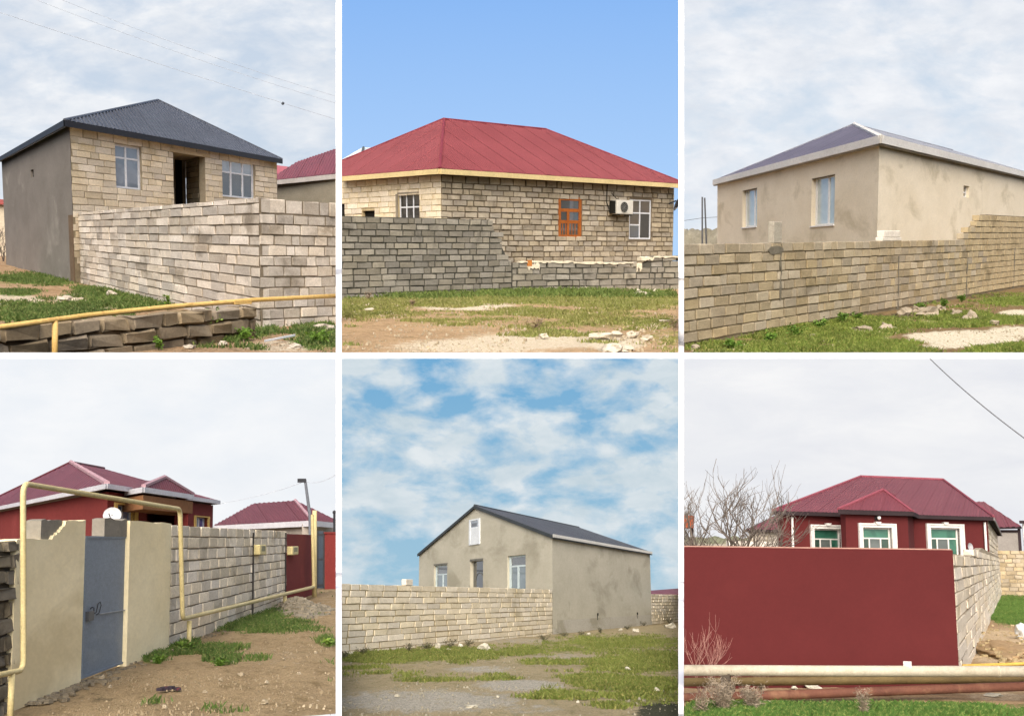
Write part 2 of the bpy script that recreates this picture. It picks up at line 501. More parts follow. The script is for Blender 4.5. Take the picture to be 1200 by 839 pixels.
def rock(name, px, py, wpx, hpx, mt, label, cat='rock', group=None, seed=0, z=0.0, flat=1.0):
    c = CUR; P = c.G(px, py, z); dist = P.y; s = dist / F
    rnd = random.Random(seed); bm = bmesh.new(); bmesh.ops.create_icosphere(bm, subdivisions=2, radius=0.5)
    off = Vector((rnd.random() * 50, rnd.random() * 50, 0))
    for v in bm.verts:
        f = 0.85 + 0.9 * noise.noise(v.co * 2.3 + off) + 0.25 * noise.noise(v.co * 6 + off)
        q = v.co * f; q.z = max(q.z, -0.22); q.x = max(min(q.x, 0.45), -0.45)
        v.co = Vector((q.x * wpx * s * 1.1, q.y * wpx * s * 0.8, (q.z + 0.18) * hpx * s * 1.5 * flat)) 
    m = Matrix.Rotation(rnd.uniform(-0.5, 0.5), 4, 'Z')
    for v in bm.verts: v.co = m @ v.co + Vector((P.x, P.y, z))
    return solo(name, bm, mt, label, cat, (P.x, P.y, z), group)

# ------------------------------------------------------------------ ground, grass
def gnoise(x, y, f, o=0.0): return noise.noise(Vector((x * f + o, y * f - o, o * 0.37)))

def ground(c, cover, cols, near_y=None, bump=0.03, name='ground'):
    """cover(px,py,x,y) -> grass, pale, dark weights (0..1)"""
    global CUR; CUR = c
    NX, NY = 150, 190
    yb = near_y or (c.y1 + (4 if c.y0 == 0 else 14))
    d0 = c.G((c.x0 + c.x1) / 2, yb).y; d1 = c.back / c.S * 0.985
    vs, cs = [], []
    for j in range(NY + 1):
        dist = d0 * (d1 / d0) ** (j / NY)
        for i in range(NX + 1):
            px = c.x0 + (c.x1 - c.x0) * i / NX
            # side edges follow the plot's cut
            py = c.proj((0, dist, 0))[1]
            r = c.ray(px, py); x = r.x / r.y * dist; y = dist
            px2, py2 = c.proj((x, y, 0))
            z = bump * (gnoise(x, y, 0.35) * 1.0 + gnoise(x, y, 1.3, 7) * 0.6 + gnoise(x, y, 4.0, 3) * 0.35) - bump * 0.5
            vs.append((x, y, z)); g, p, d = cover(px2, py2, x, y); cs.append((g, p, d, 1.0))
    fs = [(j * (NX + 1) + i, j * (NX + 1) + i + 1, (j + 1) * (NX + 1) + i + 1, (j + 1) * (NX + 1) + i) for j in range(NY) for i in range(NX)]
    me = bpy.data.meshes.new(name); me.from_pydata(vs, [], fs)
    at = me.color_attributes.new('cover', 'FLOAT_COLOR', 'POINT')
    at.data.foreach_set('color', np.array(cs, dtype=np.float32).ravel())
    for p in me.polygons: p.use_smooth = True
    m, t, b = new_mat('soil'); P = pos_node(t, c.S)
    a = t.nodes.new('ShaderNodeAttribute'); a.attribute_name = 'cover'
    sp = t.nodes.new('ShaderNodeSeparateColor'); t.links.new(a.outputs['Color'], sp.inputs[0])
    n1 = noise_node(t, P, 1.1, 8, 0.68); n2 = noise_node(t, P, 5.0, 8, 0.72); n3 = noise_node(t, P, 17.0, 5, 0.7)
    col = mixc(t, mrange(t, n1, 0.35, 0.65), lin(cols['soil']), lin(cols['soil2']))
    col = mixc(t, mrange(t, n2, 0.5, 0.66), col, lin(cols['soil3']))
    def mask(o, nn, k=0.55): return mrange(t, math_node(t, 'ADD', o, math_node(t, 'MULTIPLY', math_node(t, 'SUBTRACT', nn, 0.5), 2.2 * k)), 0.42, 0.62)
    pale = mixc(t, mrange(t, n3, 0.38, 0.62), lin(cols['pale']), lin(cols['pale2']))
    col = mixc(t, mask(sp.outputs[1], n2), col, pale)
    gr = mixc(t, mrange(t, n3, 0.35, 0.62), lin(cols['grass']), lin(cols['grass2']))
    gr = mixc(t, mrange(t, n1, 0.45, 0.62), gr, lin(cols['grass3']))
    col = mixc(t, mask(sp.outputs[0], n2), col, gr)
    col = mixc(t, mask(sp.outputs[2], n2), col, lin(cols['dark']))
    vo = t.nodes.new('ShaderNodeTexVoronoi'); vo.inputs['Scale'].default_value = 9.0; t.links.new(P, vo.inputs['Vector'])
    peb = math_node(t, 'MULTIPLY', mrange(t, vo.outputs['Distance'], 0.10, 0.16, 1, 0), mrange(t, noise_node(t, P, 2.4, 3), 0.5, 0.62))
    col = mixc(t, peb, col, lin(cols['pale2']))
    hv = t.nodes.new('ShaderNodeHueSaturation'); t.links.new(col, hv.inputs['Color']); t.links.new(mrange(t, noise_node(t, P, 34, 4, 0.7), 0.2, 0.8, 0.62, 1.35), hv.inputs['Value'])
    t.links.new(hv.outputs[0], b.inputs['Base Color']); b.inputs['Roughness'].default_value = 0.96; b.inputs['Specular IOR Level'].default_value = 0.1
    bn = t.nodes.new('ShaderNodeBump'); bn.inputs['Strength'].default_value = 0.9; bn.inputs['Distance'].default_value = 0.07 * c.S
    t.links.new(noise_node(t, P, 7.0, 9, 0.75), bn.inputs['Height']); t.links.new(bn.outputs[0], b.inputs['Normal'])
    me.materials.append(m)
    o = bpy.data.objects.new(name, me); link(o); o.matrix_world = c.M.copy(); BASE[o] = Vector(); o['kind'] = 'structure'
    return o

def grass(c, cover, n, label, cols, hgt=(0.05, 0.14), wid=0.012, ylim=None, blades=5, name='grass', cat='grass', spread=0.06, lean=0.5, avoid=None):
    global CUR; CUR = c
    rnd = np.random.RandomState(int(c.x0) + n); V = []; k = 0; tries = 0
    y0, y1 = ylim or (c.yh + 6, c.y1 + 3)
    while k < n and tries < n * 14:
        tries += 1
        px = rnd.uniform(c.x0 + 1, c.x1 - 1); py = rnd.uniform(y0, y1)
        P = c.G(px, py)
        if P.y > c.back / c.S * 0.97 or P.y < 0: continue
        g = cover(px, py, P.x, P.y)[0]
        g = g + 0.9 * gnoise(P.x, P.y, 1.1, 2) * 0.6 + 0.35 * gnoise(P.x, P.y, 3.5, 5)
        if rnd.uniform() > (g - 0.35) * 2.2: continue
        if avoid and avoid(px, py, P): continue
        k += 1; hs = 0.6 + 0.9 * min(1, max(0, g))
        for _ in range(blades):
            x = P.x + rnd.normal() * spread; y = P.y + rnd.normal() * spread; h = rnd.uniform(*hgt) * hs; w = wid * rnd.uniform(0.6, 1.4)
            a = rnd.uniform(0, 6.28); lx, ly = rnd.normal(0, lean) * h, rnd.normal(0, lean) * h
            cx, cy = math.cos(a) * w, math.sin(a) * w
            if not (c.x0 + 0.5 < c.proj((x + lx, y + ly, h))[0] < c.x1 - 0.5 and c.x0 + 0.5 < c.proj((x, y, 0))[0] < c.x1 - 0.5): continue
            V.append(((x - cx, y - cy, -0.02), (x + cx, y + cy, -0.02), (x + cx * 0.5 + lx * 0.45, y + cy * 0.5 + ly * 0.45, h * 0.6), (x + lx, y + ly, h)))
    A = np.array(V, dtype=np.float32).reshape(-1, 3); m = len(V)
    fs = [(4 * i, 4 * i + 1, 4 * i + 2, 4 * i + 3) for i in range(m)]
    me = bpy.data.meshes.new(name); me.from_pydata(A.tolist(), [], fs)
    mt, t, b = new_mat(name); Pn = pos_node(t, c.S)
    col = mixc(t, mrange(t, noise_node(t, Pn, 0.9, 4), 0.38, 0.62), lin(cols[0]), lin(cols[1]))
    col = mixc(t, mrange(t, noise_node(t, Pn, 23, 2), 0.5, 0.7), col, lin(cols[2]))
    t.links.new(col, b.inputs['Base Color']); b.inputs['Roughness'].default_value = 0.7; b.inputs['Specular IOR Level'].default_value = 0.2
    me.materials.append(mt)
    o = bpy.data.objects.new(name, me); link(o); o.matrix_world = c.M.copy(); BASE[o] = Vector()
    return tag(o, label, cat, kind='stuff')

def ell(px, py, L):
    g = 0.0
    for e in L:
        x, y, rx, ry = e[:4]; a = e[4] if len(e) > 4 else 1.0
        d = math.hypot((px - x) / rx, (py - y) / ry)
        g = max(g, a * max(0.0, min(1.0, 1.5 - d)))
    return g

def scatter(c, n, cols, label, size=(0.012, 0.05), ylim=None, where=None, name='pebbles'):
    """loose crumbs of stone too small and many to count"""
    global CUR; CUR = c
    rnd = random.Random(n + int(c.x0)); bm = bmesh.new(); k = 0
    y0, y1 = ylim or (c.yh + 25, c.y1 + 3)
    while k < n:
        px, py = rnd.uniform(c.x0 + 2, c.x1 - 2), rnd.uniform(y0, y1); P = c.G(px, py)
        if where and not where(px, py): continue
        if gnoise(P.x, P.y, 0.5, 11) + 0.5 * gnoise(P.x, P.y, 1.7, 4) < rnd.uniform(-0.5, 0.5): continue
        k += 1; s = 0.75 * (size[0] + (size[1] - size[0]) * rnd.random() ** 4)
        vs = [bm.verts.new((P.x + rnd.uniform(.5, 1) * s * math.cos(a), P.y + rnd.uniform(.5, 1) * s * math.sin(a), -0.01)) for a in (0.3, 1.6, 2.9, 4.1, 5.3)]
        top = [bm.verts.new((v.co.x * .6 + P.x * .4 + rnd.uniform(-.2, .2) * s, v.co.y * .6 + P.y * .4, s * rnd.uniform(.45, .9))) for v in vs]
        bm.faces.new(top)
        for i in range(5): bm.faces.new((vs[i], vs[(i + 1) % 5], top[(i + 1) % 5], top[i]))
    m = mat(name, cols[0], cols[1], cols[2], s1=3.0, s3=2.0, bump=0.3)
    P = c.G((c.x0 + c.x1) / 2, c.y1); return solo(name, bm, m, label, 'pebbles', (P.x, P.y, 0), kind='stuff')

def leafy(name, px, py, wpx, hpx, cols, label, n=260, leaf=0.05, cat='weed', group=None, seed=1, z=0.0, stems=6, slender=1.0):
    """leafy plant: stems and separate leaf faces"""
    c = CUR; P = c.G(px, py, z); s = P.y / F; Wd, Hh = wpx * s, hpx * s; rnd = random.Random(seed)
    r = thing(name, label, cat, (P.x, P.y, z), group)
    sm = mat(name + '_stem', cols[0], cols[0], bump=0); bm = bmesh.new(); tips = []
    for i in range(stems):
        a = rnd.uniform(0, 6.28); l = rnd.uniform(0.5, 1); q = Vector((P.x, P.y, z - 0.03)); pts = [q]
        for k in range(1, 4):
            f = k / 3; pts.append(Vector((P.x + math.cos(a) * Wd * 0.42 * l * f ** 1.3, P.y + math.sin(a) * Wd * 0.42 * l * f ** 1.3, z + Hh * (0.55 + 0.4 * rnd.random()) * f)))
        tube(bm, pts, Wd * 0.012, 4, Wd * 0.005); tips.append(pts)
    part('stem', bm, sm, r)
    bm = bmesh.new()
    for i in range(n):
        pts = rnd.choice(tips); f = rnd.uniform(0.25, 1.0) * 2.999; k = int(f); q = pts[k].lerp(pts[min(k + 1, 3)], f - k)
        q = q + Vector((rnd.gauss(0, 1), rnd.gauss(0, 1), rnd.gauss(0, 0.6))) * Wd * 0.07
        q.z = max(q.z, z)
        d = Vector((rnd.gauss(0, 1), rnd.gauss(0, 1), rnd.gauss(0.3, 0.6))).normalized(); sd = d.cross(Vector((rnd.gauss(0, 1), rnd.gauss(0, 1), 1))).normalized()
        L = leaf * rnd.uniform(0.6, 1.3)
        quad(bm, q, q + d * L * 0.5 + sd * L * 0.28 * slender, q + d * L, q + d * L * 0.5 - sd * L * 0.28 * slender)
    part('leaves', bm, mat(name + '_leaf', cols[1], cols[2], cols[3], s1=6, s3=3, bump=0, rough=0.6), r, kind='stuff')
    return r

def bare_tree(name, P, hgt, mt, label, cat, seed=1, spread=0.6, lev=5, r0=0.05, stems=4, group=None, up=0.12):
    rnd = random.Random(seed); r = thing(name, label, cat, (P.x, P.y, 0))
    bt, bb = bmesh.new(), bmesh.new()
    def grow(p, d, ln, rad, k):
        pts = [p]; q = p; dd = d
        for i in range(4):
            dd = (dd + Vector((rnd.gauss(0, 1), rnd.gauss(0, 1), rnd.gauss(up * 4, 0.6))) * 0.11).normalized(); q = q + dd * ln / 4; pts.append(q)
        tube(bt if k == 0 else bb, pts, rad, 6 if k < 2 else 3, rad * 0.62, cap=False)
        if k >= lev: return
        for j in range(rnd.choice((2, 3, 3)) + (1 if k == 0 else 0)):
            base = pts[rnd.choice((2, 3, 4, 4))]
            nd = (dd + Vector((rnd.gauss(0, 1), rnd.gauss(0, 1), rnd.gauss(0.2, 0.5))) * spread).normalized()
            grow(base, nd, ln * rnd.uniform(0.6, 0.85), rad * 0.63, k + 1)
    for i in range(stems):
        a = rnd.uniform(0, 6.28); grow(Vector((P.x, P.y, -0.05)), Vector((math.cos(a) * 0.45, math.sin(a) * 0.45, 1)).normalized(), hgt * rnd.uniform(0.3, 0.42), r0, 0)
    part('trunk', bt, mt, r); part('branches', bb, mt, r)
    return r

def ray_plane(px, py, a, b, d):
    c = CUR; n = (b - a).cross(d - a); o = Vector((0, 0, c.h)); r = c.ray(px, py)
    return o + r * ((a - o).dot(n) / r.dot(n))

#@@SETTING
# ------------------------------------------------------------------ backdrops with sky and the white wall that carries the plots
def corner(px, py, Y): return Vector(((px - 600) / F * Y, Y, (YP - py) / F * Y))

def slab(name, px0, px1, py0, py1, Y, th, mt):
    bm = bmesh.new(); k = (Y + th) / Y
    a = [corner(px0, py1, Y), corner(px1, py1, Y), corner(px1, py0, Y), corner(px0, py0, Y)]
    b = [Vector((p.x, Y + th, p.z)) for p in a]
    hexa(bm, a, b)
    o = bpy.data.objects.new(name, mesh_from(bm, mt)); COL.objects.link(o); o['kind'] = 'structure'
    return o

def sky_mat(name, low, top, c_lo, c_hi, scale, th, stretch=2.2, seed=0.0, soft=0.12, puff=0.0, light=0.5, hz=None):
    m = bpy.data.materials.new(name); m.use_nodes = True; t = m.node_tree; t.nodes.clear()
    out = t.nodes.new('ShaderNodeOutputMaterial'); em = t.nodes.new('ShaderNodeEmission'); t.links.new(em.outputs[0], out.inputs[0])
    tc = t.nodes.new('ShaderNodeTexCoord'); sp = t.nodes.new('ShaderNodeSeparateXYZ'); t.links.new(tc.outputs['Generated'], sp.inputs[0])
    z = sp.outputs[2]
    blue = mixc(t, mrange(t, z, 0.3, 1.0), lin(low), lin(top))
    # cloud layer seen in perspective: rows get closer towards the horizon
    per = math_node(t, 'DIVIDE', 1.0, math_node(t, 'ADD', math_node(t, 'MULTIPLY', z, 1.0), 0.12 if puff == 0 else 0.3))
    cb = t.nodes.new('ShaderNodeCombineXYZ')
    xs = math_node(t, 'MULTIPLY', math_node(t, 'SUBTRACT', sp.outputs[0], 0.5), 1.0)
    t.links.new(math_node(t, 'ADD', xs, seed), cb.inputs[0]); t.links.new(math_node(t, 'MULTIPLY', z, stretch), cb.inputs[1]); cb.inputs[2].default_value = seed
    n1 = noise_node(t, cb.outputs[0], scale, 9, 0.58, 0.35)
    n2 = noise_node(t, cb.outputs[0], scale * 3.1, 6, 0.6, 0.2)
    nn = math_node(t, 'ADD', math_node(t, 'MULTIPLY', n1, 0.72), math_node(t, 'MULTIPLY', n2, 0.28))
    if puff:
        vo = t.nodes.new('ShaderNodeTexVoronoi'); vo.feature = 'SMOOTH_F1'; vo.inputs['Scale'].default_value = scale * 2.0; vo.inputs['Smoothness'].default_value = 0.6
        ad = t.nodes.new('ShaderNodeVectorMath'); ad.operation = 'ADD'; sc = t.nodes.new('ShaderNodeVectorMath'); sc.operation = 'SCALE'; sc.inputs['Scale'].default_value = 0.12
        nc = t.nodes.new('ShaderNodeTexNoise'); nc.inputs['Scale'].default_value = scale * 2.5; nc.inputs['Detail'].default_value = 5; t.links.new(cb.outputs[0], nc.inputs['Vector'])
        t.links.new(nc.outputs['Color'], sc.inputs[0]); t.links.new(cb.outputs[0], ad.inputs[0]); t.links.new(sc.outputs[0], ad.inputs[1]); t.links.new(ad.outputs[0], vo.inputs['Vector'])
        nn = math_node(t, 'ADD', nn, math_node(t, 'MULTIPLY', math_node(t, 'SUBTRACT', 0.42, vo.outputs['Distance']), puff))
    cov = mrange(t, nn, th - soft, th + soft)
    n3 = noise_node(t, cb.outputs[0], scale * 1.7, 8, 0.6, 0.3)
    cl = mixc(t, mrange(t, n3, 0.32, 0.68), lin(c_lo), lin(c_hi))
    col = mixc(t, cov, blue, cl)
    if hz: col = mixc(t, mrange(t, z, hz[1], hz[2], hz[3], 0.0), col, lin(hz[0]))
    t.links.new(col, em.inputs[0]); em.inputs[1].default_value = 1.0 / EXPO
    return m

wm, wt, wb = new_mat('white_paint'); wb.inputs['Base Color'].default_value = (0.9, 0.9, 0.9, 1); wb.inputs['Roughness'].default_value = 0.8
slab('backdrop_wall', -60, 1260, 413.2, 900, 92.12, 0.2, wm)
slab('backdrop_wall', -60, 1260, -40, 425, 92 * TS + 0.3, 1.0, wm)
SKY = [
    sky_mat('sky_overcast', 'cfdcea', 'c6d5e8', 'd9e1ec', 'f6f8fb', 3.4, 0.46, 2.2, 1.3, 0.09),
    sky_mat('sky_clear', 'b5d7fd', '86b6f4', 'b8d6fb', 'c4dcfb', 1.0, 0.95, 2, 2.1, 0.10),
    sky_mat('sky_thin_cloud', 'd3e2f0', 'cbd9ea', 'dfe5ee', 'f5f7fb', 3.6, 0.46, 2.0, 4.7, 0.10),
    sky_mat('sky_white', 'eef2f6', 'e2eaf4', 'f0f3f7', 'fafbfd', 1.6, 0.40, 2.0, 7.2, 0.14),
    sky_mat('sky_fleecy', 'a9cbdc', '74add6', 'c2d3dd', 'e3eaee', 3.3, 0.455, 2.2, 9.4, 0.08, 0.26, hz=('9fc3d6', 0.36, 0.46, 0.75)),
    sky_mat('sky_pale', 'eceef0', 'e9ebf1', 'e6e8ee', 'f7f7f8', 1.5, 0.42, 3.0, 12.6, 0.15),
]
for c, m in zip(CELLS, SKY): slab('sky', c.x0, c.x1, c.y0 - (40 if c.y0 == 0 else 0), c.y1 + (5 if c.y0 == 0 else 40), c.back, 0.05, m)

# white kerb strips between neighbouring plots
def kerb(c, px0, px1, y_near):
    bm = bmesh.new(); d0 = c.G(c.x1, y_near).y; pa, pb = [], []
    ds = [d0 * (c.back / c.S * 1.0005 / d0) ** (i / 12) for i in range(13)]
    rows = []
    for dist in ds:
        row = []
        for px in (px0, px1):
            py = c.proj((0, dist, 0))[1]; r = c.ray(px, py); k = dist / r.y
            row.append(Vector((r.x * k, dist, 0.0)))
        rows.append(row)
    for a, b in zip(rows, rows[1:]):
        quad(bm, a[0], a[1], b[1], b[0])
    bmesh.ops.remove_doubles(bm, verts=bm.verts, dist=1e-4)
    ret = bmesh.ops.extrude_face_region(bm, geom=list(bm.faces))
    for v in [g for g in ret['geom'] if isinstance(g, bmesh.types.BMVert)]: v.co.z -= 0.12
    o = bpy.data.objects.new('kerb', mesh_from(bm, wm)); COL.objects.link(o); o.matrix_world = c.M.copy(); o['kind'] = 'structure'
kerb(C1, 393.6, 400.4, 417); kerb(C3, 795.1, 801.4, 417); kerb(C4, 393.6, 400.4, 850); kerb(C6, 795.1, 801.4, 850)
#@@PLOTS
# ================================================================== plot 1: house of pale blocks with dark hipped roof
CUR = c = C1
def cov1(px, py, x, y):
    g = 0.86 * ell(px, py, [(55, 326, 75, 7), (60, 367, 75, 15, 0.95), (125, 342, 40, 9, 0.8), (165, 352, 60, 10), (300, 385, 30, 9, 0.8), (375, 395, 40, 16, 0.9), (235, 392, 40, 14, 0.7), (20, 343, 30, 4, 0.9), (110, 315, 30, 6, 0.7)])
    p = ell(px, py, [(15, 352, 35, 8), (110, 352, 55, 10, 0.8), (330, 405, 60, 10, 0.6)])
    return g, p, 0.25
SOILS1 = dict(soil='8a7053', soil2='9a8468', soil3='6b563d', pale='a3967f', pale2='b9ad98', grass='3f5a22', grass2='54702c', grass3='6b7038', dark='5a4834')
ground(c, cov1, SOILS1)
scatter(c, 1000, ('8d7f69', '776a56', 'a3967f'), 'small crumbs of stone strewn over the soil by the grey plastered wall', ylim=(312, 414))
grass(c, cov1, 8500, 'short green grass growing in patches by the grey plastered wall', ('4a5f2a', '3b5022', '7c7c4c'), hgt=(0.02, 0.09), wid=0.014)

plG = mat('plaster_grey', '6b665f', '77726b', '87827a', s1=0.9, s3=0.6, bump=0.3, bs=9, grain=.5)
blkL = mat('block_cream', 'd8ccb4', 'cfc2a6', 'b8a478', s1=1.3, s3=0.45, rnd=0.22, t3=(0.6, 0.72))
blkG = mat('block_grey_cream', 'c6bdae', 'b5ab9c', '958b7c', s1=2.2, s3=1.4, rnd=0.34)
mort = mat('mortar', 'a09681', '8c816c', s1=3)
mortD = mat('mortar_dark', '857a69', '746a5a', s1=3)
rf = mat('roof_slate_grey', '3f434b', '464b54', s1=0.6, rough=0.45, bump=0.05, spec=0.5)
rfd = mat('fascia_dark', '23262c', '2a2d33', rough=0.5, bump=0.05)
wht = mat('window_white', 'd9dde2', 'cfd3d8', rough=0.4, bump=0, spec=0.5)
gl1 = glass('glass_dull', '7f8a95', '6b7782', 0.12)
gl2 = glass('glass_dark', '22262c', '2c3238', 0.07)
drk = mat('dark_opening', '14151a', '1b1d22', bump=0.05, rough=0.8)

A = c.G(88, 331); Cc = c.along(A, -148, 6); D = c.along(A, 949, 325.5)
u, v = D - A, Cc - A; E = A + u + v
z1 = c.Hz(A, 147); hs = thing('block_house', 'cream block house with grey plastered side and dark grey hipped metal roof', 'house', A)
wl = Wall(A, Cc); wf = Wall(A, D); mitre(wl, wf)
vent = wl.rect(36, 199, 39.5, 208)
bm = bmesh.new(); wall_mesh(bm, wl, 0, wl.L, -0.1, z1, 0.3, [vent]); plw = part('plastered_wall', bm, plG, hs)
bm = bmesh.new(); wbox(bm, wl, vent[0], vent[1], vent[2], vent[3], -0.1, -0.14); part('vent', bm, drk, hs)
bm = bmesh.new(); ds_ = wl.rect(82, 252, 87.5, 328); wbox(bm, wl, 0.0, ds_[1], -0.05, ds_[3], 0.002, 0.02); part('damp_render_strip', bm, mat('damp_render', '5b4a38', '6a5845', s1=2), hs)
r1 = wf.rect(136, 171, 166.5, 221.5); r2 = wf.rect(261, 189, 299, 232); pr = wf.rect(204, 181.5, 241, 250)
pr = (pr[0], pr[1], -0.1, pr[3])
bm = bmesh.new(); wall_mesh(bm, wf, 0.02, wf.L, -0.1, z1 - 0.003, 0.28, [r1, r2, pr], d0=-0.02); fw_ = part('front_wall', bm, mort, hs)
blocks(wf, fw_, 0.0, wf.L, -0.05, z1 - 0.02, c.Hz(A, 147) / 23.2, wf.L / 17.0, blkL, [r1, r2, pr, (-1, 99, -1, 0.75)], seed=11, joint=0.018, jit=0.006)
# porch recess: return wall in blocks, back wall with dark door
vd = v.normalized(); dp = (c.along(wf.pt(pr[1], 0).xy, -148, 219) - wf.pt(pr[1], 0).xy).length
Pq = wf.pt(pr[1], 0).xy; wr = Wall(Pq + vd * 0.25, Pq + vd * dp)
bm = bmesh.new(); wall_mesh(bm, wr, 0, wr.L, -0.1, pr[3] + 0.1, 0.2, d0=-0.02); rw = part('porch_return_wall', bm, mort, hs)
blocks(wr, rw, 0, wr.L, 0.6, pr[3] + 0.05, z1 / 23.2, wr.L / 2.6, blkL, seed=12, joint=0.025, jit=0.008)
Q0 = wf.pt(pr[0] - 0.6, 0).xy + vd * dp; Q1 = Pq + vd * dp; wk = Wall(Q0, Q1)
bm = bmesh.new(); wall_mesh(bm, wk, 0, wk.L, -0.1, pr[3] + 0.3, 0.2); part('porch_back_wall', bm, mat('porch_plaster', '8c8578', '7d776b'), hs)
dr = wk.rect(205.5, 190, 212.5, 245); bm = bmesh.new(); wbox(bm, wk, dr[0], dr[1], 0.0, dr[3] + 0.1, 0.05, 0.01); part('door', bm, drk, hs)
bm = bmesh.new(); hexa(bm, [v3(wf.pt(pr[0], 0, -0.28).xy, pr[3] + 0.01), v3(wf.pt(pr[1], 0, -0.28).xy, pr[3] + 0.01), v3(Q1, pr[3] + 0.01), v3(Q0, pr[3] + 0.01)],
     [v3(wf.pt(pr[0], 0, -0.28).xy, pr[3] + 0.1), v3(wf.pt(pr[1], 0, -0.28).xy, pr[3] + 0.1), v3(Q1, pr[3] + 0.1), v3(Q0, pr[3] + 0.1)]); part('porch_ceiling', bm, mort, hs)
bm = bmesh.new(); wbox(bm, wf, pr[0] - 0.25, pr[1] + 0.35, pr[3] + 0.003, pr[3] + 0.14, 0.012, -0.1); part('lintel', bm, mat('lintel_stone', 'c9b995', 'bda985'), hs)
fx = (r1[1] - r1[0]) * 0.07; fz = (r1[3] - r1[2]) * 0.045
window(wf, hs, r1, [('v', 0.46, 0, 1), ('h', 0.70, 0, 1)], [(0, 0, .46, .7), (.46, 0, 1, .7), (0, .7, .46, 1), (.46, .7, 1, 1)], wht, gl1, (fx, fz), d=-0.1)
window(wf, hs, r2, [('v', 0.30, 0, 1), ('v', 0.66, 0, 1), ('h', 0.66, 0, 1)], [(0, 0, .3, .66), (.3, 0, .66, .66), (.66, 0, 1, .66), (0, .66, .3, 1), (.3, .66, .66, 1), (.66, .66, 1, 1)], wht, gl2,
       ((r2[1] - r2[0]) * .05, fz), d=-0.1, pane_mats=[gl2, gl2, gl2, gl1, gl1, gl1])
# roof
oh = 0.3; ud, vdn = u.normalized(), v.normalized()
AP, bb = c.inside(A, u, v, 0.5, 185, 119)
z1r = z1 + 0.06
eA, eD, eC, eE = [v3(p, z1r) for p in (A - ud * oh - vdn * oh, D + ud * oh - vdn * oh, Cc - ud * oh + vdn * oh, E + ud * oh + vdn * oh)]
AP2 = v3(A + u * 0.5 + v * (1 - bb if bb < 0.5 else 0.52), AP.z)
rfo = bmesh.new(); solid_poly(rfo, [[eA, eD, AP], [eC, eA, AP, AP2], [eD, eE, AP2, AP], [eE, eC, AP2]], 0.08); roof = part('roof', rfo, rfd, hs)
rib_slope(roof, [eA, eD, AP], ud, vdn, (eD - eA).length / 62, 0.05, 7, rf)
rib_slope(roof, [eA, eC, AP2, AP], vdn, ud, 0.3, 0.035, 9, rf)
rib_slope(roof, [eD, eE, AP2, AP], vdn, -ud, 0.3, 0.035, 12, rf)
for p, q in ((eA, AP), (eD, AP), (AP, AP2)):
    bm = bmesh.new(); tube(bm, [p + Vector((0, 0, .05)), q + Vector((0, 0, .05))], 0.06, 6); part('ridge_cap', bm, rf, roof)
bm = bmesh.new(); beam(bm, eA, eD, 0.06, -0.16, 0.05, -vdn); part('fascia', bm, rfd, hs)
bm = bmesh.new(); beam(bm, eA, eC, 0.06, -0.16, 0.05, -ud); part('fascia', bm, rfd, hs)

# tall boundary wall in two runs
K = c.G(305, 384); A2 = c.along(K, -148, 89.5); K2 = c.along(K, 1500, 420)
fz1 = c.Hz(K, 231); wa, wb_ = Wall(A2, K), Wall(K, K2); mitre(wa, wb_)
fn = thing('boundary_wall', 'tall boundary wall of weathered grey and white blocks turning a corner before the dark roofed house', 'wall', K)
bm = bmesh.new(); wall_mesh(bm, wa, 0, wa.L, -0.15, fz1 - 0.02, 0.2, d0=-0.025); wall_mesh(bm, wb_, 0.01, wb_.L, -0.15, fz1 - 0.022, 0.2, d0=-0.025); core = part('mortar_core', bm, mortD, fn)
blocks(wa, fn, 0, wa.L + 0.01, -0.06, fz1, fz1 / 12.2, wa.L / 17.5, blkG, seed=21, joint=0.024, jit=0.012)
blocks(wb_, fn, 0.0, wb_.L, -0.06, fz1 - 0.01, fz1 / 12.2, (K - c.along(K, 1500, 393)).length / 4.7, blkG, seed=22, joint=0.024, jit=0.014)

# low rubble wall of big rough blocks
rb = mat('rubble_stone', '8d7f68', '776a55', '5f5546', s1=2.4, s3=1.6, rnd=0.25, bump=0.6, bs=10)
Ra, Rb = c.G(-40, 437), c.G(303, 394); wrb = Wall(Ra, Rb)
rub = thing('rubble_wall', 'low tumbledown wall of big rough brown blocks behind the yellow pipe', 'wall', Rb)
def toprb(q):
    f = q / wrb.L; return 0.62 - 0.16 * math.sin(f * 19) * (1 if 0.5 < f < 0.8 else 0.1) - (0.2 if 0.54 < f < 0.63 else 0)
bm = bmesh.new(); wbox(bm, wrb, 0, wrb.L, -0.2, 0.33, -0.08, -0.3); part('earth_core', bm, mat('earth', '54432f', '65523b', s1=3), rub)
blocks(wrb, rub, 0, wrb.L, -0.12, toprb, 0.215, wrb.L / 9.6, rb, seed=5, joint=0.035, chip=0.26, jit=0.06, dep=0.32)

